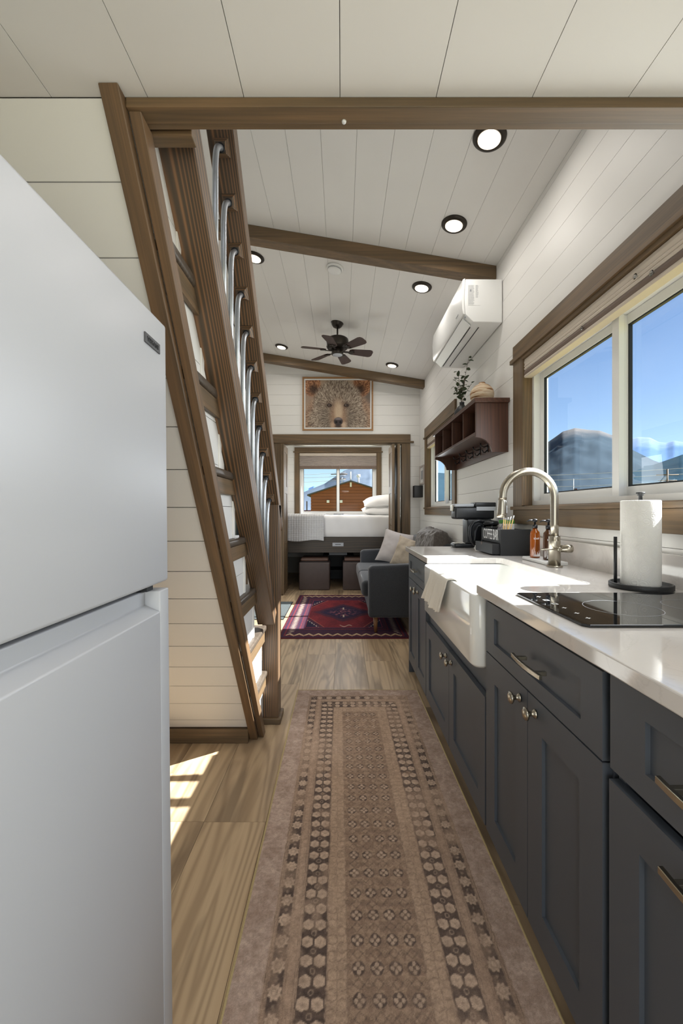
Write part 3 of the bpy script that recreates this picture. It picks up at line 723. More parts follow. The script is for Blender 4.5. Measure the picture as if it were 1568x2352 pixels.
# sink --------------------------------------------------------------------------------
def sink():
    t = thing('farmhouse_sink', 'white fireclay apron-front sink set into the countertop', 'sink', (.68, 1.82, .62))
    x0, x1, y0, y1, zb, zt = .448, .93, 1.402, 2.24, .617, .8715; r = .035
    def rr(x0, x1, y0, y1, rf, rb, n=6):
        pts = []
        for cx, cy, a0, rad in ((x0+rf, y0+rf, PI, rf), (x1-rb, y0+rb, 1.5*PI, rb), (x1-rb, y1-rb, 0, rb), (x0+rf, y1-rf, .5*PI, rf)):
            for i in range(n+1): a = a0+PI/2*i/n; pts.append((cx+rad*math.cos(a), cy+rad*math.sin(a)))
        return pts
    out = rr(x0, x1, y0, y1, r, .02); inn = rr(x0+.022, x1-.03, y0+.03, y1-.03, .03, .05); inb = rr(x0+.035, x1-.045, y0+.045, y1-.045, .05, .06)
    rings = [[(a, b, zb+.012) for a, b in rr(x0+.01, x1-.01, y0+.01, y1-.01, r, .02)]]
    rings[0] = [(a, b, zb) for a, b in rr(x0+.012, x1-.01, y0+.01, y1-.01, r-.01, .02)]
    rings.append([(a, b, zb+.012) for a, b in out]); rings.append([(a, b, zt-.008) for a, b in out]); rings.append([(a, b, zt) for a, b in rr(x0+.006, x1-.006, y0+.006, y1-.006, r-.006, .015)])
    rings.append([(a, b, zt) for a, b in rr(x0+.017, x1-.024, y0+.024, y1-.024, .03, .045)]); rings.append([(a, b, zt-.008) for a, b in inn]); rings.append([(a, b, zb+.06) for a, b in inb])
    rings.append([(a, b, zb+.035) for a, b in rr(x0+.055, x1-.07, y0+.07, y1-.07, .05, .06)])
    n = len(out); m = MB(); vs = [v for R in rings for v in R]
    fs = [(j*n+i, j*n+(i+1) % n, (j+1)*n+(i+1) % n, (j+1)*n+i) for j in range(len(rings)-1) for i in range(n)]
    m.add(vs, fs, True); m.f.append(tuple(range(n))); m.sm.append(False); k = (len(rings)-1)*n; m.f.append(tuple(range(k, k+n))); m.sm.append(False)
    obj('basin', m, 'ceramic', t)
    obj('drain', MB().lathe([(.045, 0), (.045, .003), (.03, .003), (.028, 0)], (.7, 1.82, zb+.0355), seg=24), 'nickel', t)
    obj('maker_mark', MB().box(.899-.014, .899-.0135, 1.74, 1.775, .79, .797), 'ink', t)
sink()
# towel over the apron -------------------------------------------------------------------
def towel():
    P_ = []; nv, nu = 34, 60
    for j in range(nv):
        s = j/(nv-1); row = []
        for i in range(nu):
            u = i/(nu-1)
            # path over rim: inside drop, rim, outside drop
            Ls = [(.4835, .845), (.482, .868), (.474, .8785), (.458, .8785), (.4385, .873), (.4355, .84), (.436, .715)]
            q = s; path = [0, .06, .1, .14, .19, .26, 1.0]
            for k in range(6):
                if path[k] <= q <= path[k+1]+1e-9: f = (q-path[k])/(path[k+1]-path[k]); break
            xx = Ls[k][0]*(1-f)+Ls[k+1][0]*f; zz = Ls[k][1]*(1-f)+Ls[k+1][1]*f
            spread = 1+.3*max(0, s-.2)
            yc = 1.83+.11*s
            drop = max(0, s-.2)
            wv = math.sin(u*PI*9+.6)*.010*(drop**.6)+math.sin(u*PI*4+2)*.014*drop
            yy = yc+(u-.5)*.31*spread+ .004*math.sin(u*22)*drop
            hem = .02*math.sin(u*4+.5)*drop+(.05*(u-.5))*drop
            row.append((xx-.0035-abs(wv)-(.006*drop), yy, zz-hem*(1 if s > .3 else 0)))
        P_.append(row)
    t = gridobj('hand_towel', P_, 'towel', None, None, 'white cotton hand towel hanging over the front rim of the apron sink', 'towel', solid=.003)
towel()
# faucet -----------------------------------------------------------------------------------
def faucet():
    bx, by = .97, 1.865
    t = thing('faucet', 'brushed nickel gooseneck faucet arching over the white sink', 'faucet', (bx, by, ZT))
    obj('base', MB().lathe([(.0335, .0003), (.0345, .003), (.0335, .007), (.027, .0085)], (bx, by, ZT), seg=40), 'nickel', t)
    obj('valve_body', MB().lathe([(.0255, .0086), (.0255, .118), (.0255, .1195), (.0245, .121), (.0245, .137), (.0235, .140)], (bx, by, ZT), seg=40), 'nickel', t)
    R = .118; pts = [(bx, by, ZT+.1402), (bx, by, 1.10), (bx, by, 1.17), (bx, by, 1.222)]
    for i in range(1, 21): a = PI*i/20; pts.append((bx-R+R*math.cos(a), by, 1.222+R*math.sin(a)))
    pts += [(bx-2*R-.001, by, 1.2105)]
    obj('gooseneck', MB().tube(pts, .0175, 28), 'nickel', t)
    obj('spray_head', MB().tube([(bx-2*R-.001, by, 1.210), (bx-2*R-.002, by, 1.207), (bx-2*R-.0025, by, 1.195), (bx-2*R-.0045, by, 1.150), (bx-2*R-.006, by, 1.129)], [.0178, .0183, .0186, .0205, .0212], 28), 'nickel', t)
    obj('spray_button', MB().box(bx-2*R+.013, bx-2*R+.018, by-.006, by+.006, 1.15, 1.185), 'greyplate', t)
    h = obj('handle', MB().lathe([(.0165, .024), (.0165, .048), (.0185, .0485), (.0185, .076), (.0175, .078)], (bx, by-.0, ZT+.083), 'X', 32), 'nickel', t)
    obj('lever', MB().tube([(bx+.01, by-.030, ZT+.083), (bx-.03, by-.031, ZT+.083), (bx-.075, by-.030, ZT+.083)], [.0045, .004, .0042], 12), 'nickel', h)
    obj('lever_boss', MB().lathe([(.0045, -.005), (.0095, -.012), (.0095, -.034), (.008, -.036)], (bx+.005, by-.02+.015, ZT+.083), 'Y', 20), 'nickel', h)
faucet()
# soap tray and bottles ------------------------------------------------------------------------
tr = obj('soap_tray', MB().box(.955, 1.055, 1.905, 2.165, ZT+.0005, ZT+.017), 'plate', None, .004, 3, label='white rectangular tray under the two amber soap bottles behind the faucet', cat='tray')
def bottle(x, y, lab, filled):
    t = thing('soap_bottle', lab, 'soap bottle', (x, y, ZT+.0175), 'amber soap bottles')
    z = ZT+.0175
    obj('bottle', MB().lathe([(.018, 0), (.0225, .002), (.0235, .006), (.0235, .118), (.0215, .131), (.012, .141), (.0105, .150)], (x, y, z), seg=32), 'amber' if filled else 'carafe_amber', t)
    obj('collar', MB().lathe([(.0125, .1502), (.0125, .166), (.009, .168)], (x, y, z), seg=24), 'black', t)
    obj('pump', MB().lathe([(.0045, .1682), (.0045, .182), (.012, .183), (.0125, .192), (.010, .196), (.004, .198)], (x, y, z), seg=24), 'black', t)
    obj('spout', MB().tube([(x-.008, y, z+.190), (x-.03, y, z+.190), (x-.041, y, z+.184)], [.0042, .0038, .003], 10), 'black', t)
    # printed lettering on the side facing the camera
    text('lettering', 'SOAP', .0125, 'markw', t, (x-.004, y-.0242, z+.098), (PI/2, 0, 0), .9)
    for i, (dx, hh) in enumerate([(-.014, .018), (-.009, .028), (-.004, .012), (.001, .024), (.006, .016), (.011, .030), (.015, .02)]):
        yy = y-math.sqrt(.0239**2-dx*dx)
        m = MB().add([(x+dx-.0026, yy-.0006, z+.008), (x+dx+.0026, yy-.0006, z+.008), (x+dx+.0004, yy-.0006, z+.008+hh), (x+dx-.0004, yy-.0006, z+.008+hh),
                      (x+dx-.0026, yy+.0002, z+.008), (x+dx+.0026, yy+.0002, z+.008), (x+dx+.0004, yy+.0002, z+.008+hh), (x+dx-.0004, yy+.0002, z+.008+hh)],
                     [(0, 1, 2, 3), (7, 6, 5, 4), (0, 4, 5, 1), (1, 5, 6, 2), (2, 6, 7, 3), (3, 7, 4, 0)])
        obj('printed_tree', m, 'markw', t)
MAT['carafe_amber'] = NT('dark_amber_glass').bsdf(srgb(70, 40, 18), .08, 0, .6, Transmission_Weight=.2)
bottle(.985, 2.085, 'bright amber soap bottle with black pump, the farther one on the white tray', True)
bottle(1.003, 1.985, 'darker amber soap bottle with black pump, right beside the faucet', False)
# paper towels ------------------------------------------------------------------------------------
hx, hy = .982, 1.345
t = thing('paper_towel_holder', 'round matte black paper towel holder with a thin side rod, in front of the window', 'towel holder', (hx, hy, ZT))
obj('base', MB().lathe([(.086, .0005), (.089, .003), (.089, .016), (.0865, .018), (.083, .018), (.082, .010), (.02, .009)], (hx, hy, ZT), seg=64), 'blackmat', t)
obj('post', MB().lathe([(.006, .0095), (.006, .303), (.0095, .3035), (.0095, .309), (.0125, .310), (.0125, .3145), (.003, .3155)], (hx, hy, ZT), seg=24), 'blackmat', t)
obj('side_rod', MB().tube([(.911, 1.362, ZT+.0105), (.911, 1.362, 1.073)], .0052, 14), 'blackmat', t)
def roll():
    m = MB(); n = 96; r0 = .0555; ri = .022; z0, z1 = ZT+.0105, 1.193; zs = [z0, z0+.002, z1-.002, z1]; vs = []
    prof = [(ri, z1-.001), (r0-.002, z1), (r0, z1-.003), (r0, z0+.003), (r0-.002, z0), (ri, z0)]
    m.lathe([(r_, z_) for r_, z_ in prof], (hx, hy, 0), seg=n); m.f.pop(); m.f.pop(); m.sm.pop(); m.sm.pop()
    m.lathe([(ri, z0), (ri, z1-.001)], (hx, hy, 0), seg=n); m.f.pop(); m.f.pop(); m.sm.pop(); m.sm.pop()
    r = obj('paper_towel_roll', m, 'paper', None, label='white embossed paper towel roll standing on the black holder', cat='paper towel roll', fix=True)
    # the loose outer sheet edge
    obj('loose_edge', MB().box(hx-r0*.71-.001, hx-r0*.71, hy-r0*.72-.0006, hy-r0*.72, z0+.003, z1-.003), 'paper', r)
roll()
# cooktop -----------------------------------------------------------------------------------------------
t = thing('cooktop', 'black ceramic glass cooktop lying on the countertop next to the sink', 'cooktop', (.78, 1.06, ZT))
cx0, cx1, cy0, cy1 = .524, 1.045, .882, 1.238; c_ = .012
box_poly = [(cx0+c_, cy0), (cx1-c_, cy0), (cx1, cy0+c_), (cx1, cy1-c_), (cx1-c_, cy1), (cx0+c_, cy1), (cx0, cy1-c_), (cx0, cy0+c_)]
obj('glass', MB().prism(box_poly, lambda a, b, t_: (a, b, t_), ZT+.0005, ZT+.0065), 'cooktop', t, .0015)
obj('seal', MB().prism([(a+(.004 if a < .7 else -.004), b+(.004 if b < 1.06 else -.004)) for a, b in box_poly], lambda a, b, t_: (a, b, t_), ZT+.0001, ZT+.00045), 'nickel', t)
zg = ZT+.0066
for cx_, cy_, rr_ in ((.712, 1.04, .087), (.92, 1.06, .075)):
    n = 64; m = MB(); vs = []
    for k in range(n):
        a = 2*PI*k/n
        for q in (rr_, rr_-.0014): vs.append((cx_+q*math.cos(a), cy_+q*math.sin(a), zg+.0002))
    m.add(vs, [(2*k, 2*((k+1) % n), 2*((k+1) % n)+1, 2*k+1) for k in range(n)]); obj('burner_ring', m, 'mark', t, fix=False)
for i, (px, py) in enumerate(((.566, 1.175), (.566, 1.13), (.566, 1.085), (.566, 1.04), (.566, .985), (.566, .94))):
    m = MB(); 
    if i in (1, 2):
        m.box(px-.008, px-.006, py-.007, py+.007, zg, zg+.0002); m.box(px+.004, px+.006, py-.007, py+.007, zg, zg+.0002); m.box(px-.006, px+.004, py-.007, py-.0055, zg, zg+.0002); m.box(px-.006, px+.004, py+.0055, py+.007, zg, zg+.0002)
    else:
        m.box(px-.001, px+.001, py-.006, py+.006, zg, zg+.0002); m.box(px-.006, px-.0012, py-.001, py+.001, zg, zg+.0002); m.box(px+.0012, px+.006, py-.001, py+.001, zg, zg+.0002)
    obj('control_mark', m, 'markw', t)
# coffee bar box ---------------------------------------------------------------------------------------------
t = thing('coffee_caddy', 'black wooden box lettered COFFEE BAR with a small drawer, on the counter', 'box', (.98, 2.49, ZT))
bx0, bx1, by0, by1, bz0, bz1 = .905, 1.078, 2.33, 2.645, ZT+.0005, 1.056
m = MB(); m.box(bx0, bx0+.01, by0+.0105, by1-.0105, bz0+.072, bz1-.004); m.box(bx1-.01, bx1, by0+.0105, by1-.0105, bz0, bz1-.004)
m.box(bx0, bx1, by0, by0+.01, bz0, bz1); m.box(bx0, bx1, by1-.01, by1, bz0, bz1); m.box(bx0+.0105, bx1-.0105, by0+.0105, by1-.0105, bz0, bz0+.006); m.box(bx0+.0105, bx1-.0105, by0+.0105, by1-.0105, bz0+.066, bz0+.0715)
obj('body', m, 'blackmat', t, .001)
d = box('drawer', 'blackmat', (.862, bx0+.12, by0+.012, by1-.012, bz0+.0065, bz0+.065), t, .0015)
obj('finger_notch', MB().lathe([(.010, -.0006), (.010, .0004)], (.862, 2.52, bz0+.060), 'X', 16), 'leather2', d)
text('lettering', 'COFFEE BAR', .088, 'markw', t, (bx0-.0008, 2.487, bz0+.112), (PI/2, 0, -PI/2), .52, spacing=.95)
for i, (dx, dy, lx, ly) in enumerate(((0, 0, -.004, .0), (.012, .004, .0, .01), (.02, -.006, .012, 0), (.03, .004, .022, -.01), (.008, -.01, .03, .01), (.022, .01, .008, .014))):
    x, y = .945+dx*1.0, 2.40+dy
    s_ = thing('coffee_stirrer', 'wooden coffee stirrer with white tip standing in the black coffee box', 'stirrer', (x, y, bz0+.073), 'coffee stirrers')
    a_ = Vector((x, y, bz0+.073)); b_ = Vector((x+lx+.012, y+ly, 1.135-.006*(i % 3))); dv = (b_-a_)
    obj('stick', MB().tube([a_, a_+dv*.86], .0032, 8), 'stick', s_); obj('tip', MB().tube([a_+dv*.861, b_], .0034, 8), 'plate', s_)
t = thing('tea_carton', 'white and green carton standing in the black coffee box', 'carton', (1.03, 2.53, bz0+.0725))
box('carton', 'plate', (.985, 1.055, 2.50, 2.56, bz0+.0725, 1.083), t, .001); box('green_lid', 'green', (.984, 1.056, 2.499, 2.561, 1.0832, 1.106), t, .002)
P_ = [[(.925+.055*u+.006*math.sin(9*v), 2.44+.05*v+.008*math.sin(7*u), 1.03+.055*u*(.6+.4*v)+.006*math.sin(13*u+8*v)) for u in np.linspace(0, 1, 12)] for v in np.linspace(0, 1, 12)]
gridobj('sachet', P_, 'foil', None, None, 'crumpled grey sachet sticking out of the black coffee box', 'sachet', solid=.003)
# coffee maker ---------------------------------------------------------------------------------------------------
t = thing('coffee_maker', 'slim black single-serve coffee maker with a grey lid at the far end of the counter', 'coffee maker', (.92, 2.9, ZT))
y0, y1 = 2.845, 2.96; z = ZT
def rp(nm, mat, x0, x1, z0, z1, par=t, ya=y0, yb=y1, bev=.012, seg=4): return obj(nm, MB().box(x0, x1, ya, yb, z0, z1), mat, par, bev, seg)
rp('drip_base', 'black', .785, .93, z+.0005, z+.030); box('drip_grate', 'nickel', (.792, .865, y0+.012, y1-.012, z+.0302, z+.033), t, .002)
rp('column', 'black', .875, 1.045, z+.0305, 1.105, bev=.008)
rp('head', 'black', .79, 1.065, 1.1055, 1.190, bev=.014)
rp('lid', 'greyplate', .788, .925, 1.1905, 1.212, bev=.009, ya=y0+.004, yb=y1-.004)
box('lid_front_tab', 'nickel', (.777, .7875, y0+.03, y1-.03, 1.16, 1.205), t, .003)
rp('tank_lid', 'black', .93, 1.075, 1.1905, 1.222, bev=.006); box('tank_window', 'greyplate', (.938, 1.068, y0-.0012, y0-.0002, 1.165, 1.192), t, .001)
# carafe ----------------------------------------------------------------------------------------------------------
t = thing('carafe', 'glass coffee carafe with a big black handle behind the COFFEE BAR box', 'carafe', (1.0, 2.735, ZT))
x, y = .995, 2.735
obj('pot', MB().lathe([(.045, .0005), (.058, .006), (.063, .04), (.060, .09), (.050, .13), (.046, .165)], (x, y, ZT), seg=32), 'carafe', t, fix=False)
obj('coffee_band', MB().lathe([(.0475, .1655), (.051, .168), (.051, .182), (.045, .190), (.01, .196)], (x, y, ZT), seg=32), 'black', t)
h = [(x-.045, y, ZT+.183), (x-.08, y, ZT+.192), (x-.112, y, ZT+.182), (x-.132, y, ZT+.150), (x-.136, y, ZT+.10), (x-.125, y, ZT+.055), (x-.105, y, ZT+.028)]
obj('handle', MB().tube(h, [.011, .012, .012, .012, .012, .011, .009], 14), 'black', t)
obj('handle_strap', MB().tube([(x-.052, y, ZT+.165), (x-.085, y, ZT+.155), (x-.098, y, ZT+.12), (x-.103, y, ZT+.07), (x-.108, y, ZT+.03)], .006, 10), 'black', t)
# outlet and window-sill things -----------------------------------------------------------------------------------
t = thing('wall_outlet', 'white double outlet on the wall left of the big window, behind the faucet', 'outlet', (XR, 2.785, 1.195))
box('cover_plate', 'plate', (XR-.006, XR-.0004, 2.75, 2.82, 1.135, 1.25), t, .002)
for zz in (1.168, 1.212):
    f = obj('socket', MB().lathe([(.0165, -.0005), (.016, -.003)], (XR-.006, 2.785, zz), 'X', 20), 'plate', t)
    for dy in (-.006, .006): box('slot', 'gasket', (XR-.0096, XR-.0091, 2.785+dy-.001, 2.785+dy+.001, zz-.002, zz+.007), f)

# ================================================================== fridge
fr = thing('refrigerator', 'tall white top-freezer refrigerator at the left edge, its doors facing the aisle', 'refrigerator', (-.65, .5, 0))
FX, FY0, FY1 = -.3365, .16, .82
box('cabinet', 'fridge', (-.98, FX-.062, FY0+.01, FY1-.004, .03, 1.505), fr, .004, 3)
for a, b in ((-.9, .2), (-.45, .2), (-.9, .76), (-.45, .76)): obj('foot', MB().lathe([(.016, .0005), (.016, .0295)], (a, b, 0), seg=16), 'gasket', fr)
box('door_gasket', 'fridge_dark', (FX-.0615, FX-.0505, FY0+.015, FY1-.012, .06, 1.505), fr)
fd = obj('freezer_door', MB().box(FX-.05, FX, FY0, FY1, 1.0155, 1.524), 'fridge', fr, .006, 4)
m = MB()
# lower door with the finger recess along its top edge
pr = [(FX-.05, .07), (FX, .07), (FX, .962), (FX-.0285, .975), (FX-.0285, 1.0015), (FX-.05, 1.0015)]
pe = [(FX-.05, .07), (FX, .07), (FX, 1.0015), (FX-.05, 1.0015)]
m.prism(pr, lambda a, b, t_: (a, t_, b), FY0, .7815); ld = obj('fridge_door', m, 'fridge', fr, .0025, 3)
m = MB().prism(pe, lambda a, b, t_: (a, t_, b), .7815, FY1); obj('door_end', m, 'fridge', ld, .0025, 3)
obj('hinge', MB().box(FX-.04, FX-.02, FY1-.05, FY1-.025, 1.0016, 1.0153), 'gasket', fr)
bg_ = box('badge', 'ink', (FX+.0001, FX+.0022, .727, .787, 1.455, 1.4735), fr, .0006)
text('lettering', 'VISSANI', .0125, 'black', fr, (FX+.0026, .757, 1.4635), (PI/2, 0, PI/2), .95, spacing=1.1)
bpy.context.view_layer.update()
fr.rotation_euler = (0, math.radians(-.55), 0)
# ================================================================== brown wall shelf
t = thing('wall_shelf', 'rustic reddish-brown wall shelf with four cubbies and a row of hooks beneath', 'shelf', (1.0, 3.32, 1.554))
SY_ = [2.72+.3*i for i in range(5)]
box('top_board', 'shelfY', (.878, XR-.001, 2.695, 3.945, 1.88, 1.909), t, .002)
def sidepoly():
    p = [(XR-.002, 1.554), (XR-.002, 1.8795), (.893, 1.8795), (.893, 1.652)]
    for i in range(1, 9):
        a = PI/2*i/9; p.append((.893+.112*math.sin(a)*.95, 1.652-.098*(1-math.cos(a))))
    p += [(1.003, 1.554)]; return p
for y in (2.72, 3.903): obj('side_panel', MB().prism(sidepoly(), lambda a, b, t_: (a, t_, b), y, y+.018), 'shelfZ', t, .001)
box('shelf_board', 'shelfY', (.893, XR-.02, 2.7385, 3.9025, 1.672, 1.690), t, .0015)
box('back_board', 'shelfY', (XR-.0195, XR-.002, 2.7385, 3.9025, 1.556, 1.8795), t)
for y in SY_[1:4]: box('divider', 'shelfZ', (.896, XR-.02, y-.006, y+.006, 1.6905, 1.8795), t, .001)
for y in (3.05, 3.22, 3.40, 3.59, 3.78):
    X = XR-.0200; z = 1.635
    h = obj('hook', MB().box(X-.004, X, y-.008, y+.008, z-.035, z+.03), 'black', t, .0015)
    obj('hook_arm', MB().tube([(X-.004, y, z+.012), (X-.03, y, z+.004), (X-.052, y, z+.012), (X-.056, y, z+.032)], [.004, .004, .004, .006], 10), 'black', h)
    obj('hook_arm', MB().tube([(X-.004, y, z-.018), (X-.02, y, z-.036), (X-.036, y, z-.034), (X-.04, y, z-.018)], [.004, .004, .004, .005], 10), 'black', h)
# plant in black vase
vx, vy, vz = .985, 3.35, 1.9095
t = thing('eucalyptus_vase', 'eucalyptus stems in a small matte black vase on top of the brown shelf', 'plant', (vx, vy, vz))
obj('vase', MB().lathe([(.035, 0), (.05, .008), (.062, .04), (.058, .075), (.036, .105), (.020, .118), (.0185, .138), (.021, .142)], (vx, vy, vz), seg=32), 'blackmat', t)
random.seed(11)
lp = [[(.0, .0, 0)]]
def leafmesh(L_, W_):
    vs = []; n = 8
    for i in range(n+1):
        s = i/n; wd = W_*math.sin(PI*min(1, s*.97+.03))**.7*(1 if 0 < i < n else .12)
        bend = -.25*L_*(s*s)
        vs += [(-wd/2, s*L_, bend+.06*wd), (0, s*L_, bend-.05*wd), (wd/2, s*L_, bend+.06*wd)]
    fs = []
    for i in range(n):
        for j in (0, 1): fs.append((i*3+j, i*3+j+1, (i+1)*3+j+1, (i+1)*3+j))
    return vs, fs
lv, lf = leafmesh(.042, .030); lme = bpy.data.meshes.new('leaf'); lme.from_pydata(lv, [], lf); lme.materials.append(MAT['leaf']); [setattr(p, 'use_smooth', True) for p in lme.polygons]
stems = [((.055, -.02, .37), 9, .9), ((-.03, .02, .26), 10, 1.1), ((-.07, -.03, .20), 9, 1.1), ((.01, -.05, .19), 9, 1.0), ((.04, .06, .23), 7, 1), ((-.05, .06, .15), 7, 1.1), ((.075, -.03, .15), 5, .9), ((-.015, -.04, .12), 6, 1.1)]
for (dx, dy, dz), nl, sc_ in stems:
    p0 = Vector((vx, vy, vz+.10)); p3 = Vector((vx+dx, vy+dy, vz+.142+dz)); pts = []
    for i in range(9):
        s = i/8; q = p0.lerp(p3, s); q.x += -dx*.5*math.sin(PI*s)*.5; q.y += .01*math.sin(5*s+dx*40); pts.append(q)
    obj('stem', MB().tube(pts, [.0016]*9, 6), 'stem', t)
    for i in range(nl):
        s = .38+.62*i/(nl-1); q = p0.lerp(p3, s); q.x += -dx*.5*math.sin(PI*s)*.5
        o = bpy.data.objects.new('leaf', lme); COL.objects.link(o); o.parent = t; o.location = q-WL[t.name]
        o.rotation_euler = (random.uniform(-.5, 1.1), random.uniform(-.7, .7), i*2.3+random.uniform(-.6, .6)); k = sc_*random.uniform(.75, 1.2); o.scale = (k*random.uniform(.75, 1.05), k, k)
c = (1.0, 2.915, 1.9095); R = .082
pr = [(.035, 0)]+[(R*math.sin(a), .079-R*.965*math.cos(a)) for a in np.linspace(.5, PI-.32, 20)]+[(.022, .160), (.022, .166), (.018, .167)]
obj('ceramic_pot', MB().lathe(pr, c, seg=48), 'pot', None, label='round ceramic pot with cream and brown bands, near end of the shelf top', cat='pot')

# ================================================================== mini split
t = thing('air_conditioner', 'white wall-mounted split air conditioner high on the right wall', 'air conditioner', (.97, 3.26, 2.45))
mpA = lambda a, b, t_: (a, t_, b)
prof = [(1.105, 2.755), (.852, 2.757), (.845, 2.62), (.85, 2.515), (.905, 2.462), (1.105, 2.458)]
obj('housing', MB().prism(prof, mpA, 2.812, 3.715), 'vinyl', t, .006, 3)
cov = [(.8505, 2.762), (.834, 2.755), (.824, 2.66), (.829, 2.55), (.835, 2.517), (.8475, 2.513), (.8435, 2.62), (.8495, 2.74)]
obj('front_cover', MB().prism(cov, mpA, 2.812, 3.715), 'vinyl', t, .003, 3)
obj('louver', MB().prism([(.846, 2.508), (.843, 2.503), (.898, 2.4555), (.902, 2.459)], mpA, 2.86, 3.68), 'vinyl', t, .001)
for a in ((.905, .910), (.965, .970)): obj('vent_slot', MB().box(a[0], a[1], 2.89, 3.66, 2.4565, 2.4595), 'gasket', t)
obj('sensor_window', MB().prism([(.852, 2.507), (.86, 2.500), (.861, 2.502), (.853, 2.509)], mpA, 2.83, 2.85), 'greyplate', t)
nm = box('rating_label', 'vinyl', (.868, .955, 2.8108, 2.8117, 2.575, 2.715), t)
m = MB(); random.seed(3)
for col0, col1, z0_, z1_ in ((.870, .912, 2.58, 2.712), (.921, .940, 2.625, 2.713)):
    z_ = z1_
    while z_ > z0_:
        x_ = col0
        while x_ < col1:
            wd = random.uniform(.003, .009)
            if x_+wd < col1: m.box(x_, x_+wd, 2.8104, 2.8107, z_-.0016, z_)
            x_ += wd+.0012
        z_ -= .0042
m.box(.882, .892, 2.8102, 2.8103, 2.668, 2.684); obj('fine_print', m, 'mark', nm, kind='stuff')
box('badge', 'mark', (.8255, .8275, 2.90, 2.96, 2.552, 2.557), t)

# ================================================================== ceiling fan
fx, fy = -.042, 4.24; fz = ZC(fx)
t = thing('ceiling_fan', 'small dark bronze ceiling fan with six walnut blades', 'fan', (fx, fy, fz))
m = MB().lathe([(.066, -.001), (.066, -.012), (.060, -.016), (.056, -.035), (.040, -.055), (.018, -.06)], (0, 0, 0), seg=32)
can = obj('canopy', m, 'bronze', t, origin=(0, 0, 0)); can.location = (0, 0, .012); can.rotation_euler = (0, math.radians(9.5), 0)
obj('downrod', MB().lathe([(.0085, -.04), (.0085, -.165)], (fx, fy, fz), seg=16), 'bronze', t)
obj('motor', MB().lathe([(.02, -.160), (.10, -.163), (.112, -.172), (.115, -.19), (.115, -.245), (.105, -.262), (.09, -.268), (.06, -.27)], (fx, fy, fz), seg=48), 'bronze', t)
obj('hub', MB().lathe([(.058, -.2705), (.058, -.285), (.062, -.288), (.062, -.325), (.057, -.330), (.005, -.330)], (fx, fy, fz), seg=40), 'bronze', t)
obj('hub_cap', MB().lathe([(.050, -.3302), (.050, -.333), (.004, -.3345)], (fx, fy, fz), seg=32), 'greyplate', t)
def bladeset():
    pts = [(.125, -.030), (.15, -.042), (.34, -.058), (.365, -.05), (.378, -.028), (.378, .028), (.365, .05), (.34, .058), (.15, .042), (.125, .030)]
    b = MB().prism(pts, lambda a, b_, t_: (a, b_, t_), -.003, .003)
    k = MB().box(.06, .13, -.012, .012, -.012, -.006).prism([(.12, -.012), (.15, -.034), (.175, -.034), (.16, -.012), (.185, 0), (.16, .012), (.175, .034), (.15, .034), (.12, .012)], lambda a, b_, t_: (a, b_, t_), -.0095, -.0045)
    return b, k
for i in range(6):
    b, k = bladeset(); o = obj('blade', b, 'blade', t, .001, origin=(0, 0, 0)); o.location = (0, 0, -.285)
    o.rotation_euler = Matrix.Rotation(math.radians(-106+60*i), 4, 'Z').to_euler()
    o.matrix_local = Matrix.Translation((0, 0, -.285)) @ Matrix.Rotation(math.radians(-106+60*i), 4, 'Z') @ Matrix.Rotation(math.radians(-14), 4, 'X')
    q = obj('blade_arm', k, 'bronze', o, .001, origin=(0, 0, 0)); q.location = (0, 0, 0)

# ================================================================== downlights
tilt = math.atan(.167)
def downlight(x, y, label, energy):
    z = ZC(x); t = thing('recessed_light', label, 'ceiling light', (x, y, z), 'lit ceiling lights with dark bronze rings')
    tr = obj('trim_ring', MB().lathe([(.08, -.0005), (.0795, -.006), (.074, -.012), (.060, -.017), (.0535, -.0155), (.0535, -.010)], (0, 0, 0), seg=48), 'bronze', t, origin=(0, 0, 0)); tr.location = (0, 0, 0); tr.rotation_euler = (0, tilt, 0)
    ln = obj('lens', MB().lathe([(.0530, -.0120), (.0530, -.0165), (.046, -.0195), (.02, -.0215), (.001, -.022)], (0, 0, 0), seg=40), 'lens', t, origin=(0, 0, 0)); ln.location = (0, 0, 0); ln.rotation_euler = (0, tilt, 0)
    light('lamp_glow', 'AREA', (x-.012, y, z-.045), energy, (1, .96, .91), (-.1, 0, -1), shape='DISK', size=.11)
E = 2.3
downlight(.722, 1.995, 'lit recessed light nearest the camera, just below the loft edge', E)
downlight(.716, 2.60, 'lit recessed light on the right, between the loft edge and the first beam', E)
downlight(.657, 3.345, 'lit recessed light just past the first beam, left of the air conditioner', E)
downlight(.634, 5.13, 'lit recessed light at the far right, above the shelf plant', E)
downlight(-.75, 5.13, 'lit recessed light at the far left, left of the fan', E)
downlight(-.706, 3.32, 'lit recessed light half hidden behind the stair handrail', E)
downlight(-.72, 2.0, 'lit recessed light above the stairs', E) if False else None
# smoke detector
x, y = -.052, 3.28; z = ZC(x)
t = thing('smoke_detector', 'round white smoke detector on the ceiling behind the first beam', 'smoke detector', (x, y, z))
for nm_, pf, mt in (('base', [(.068, -.0005), (.068, -.012), (.06, -.016)], 'vinyl'), ('cover', [(.056, -.0165), (.055, -.03), (.045, -.036), (.005, -.037)], 'vinyl'), ('vent_ring', [(.0572, -.022), (.0572, -.025)], 'mark')):
    o = obj(nm_, MB().lathe(pf, (0, 0, 0), seg=36), mt, t, origin=(0, 0, 0)); o.location = (0, 0, 0); o.rotation_euler = (0, tilt, 0)

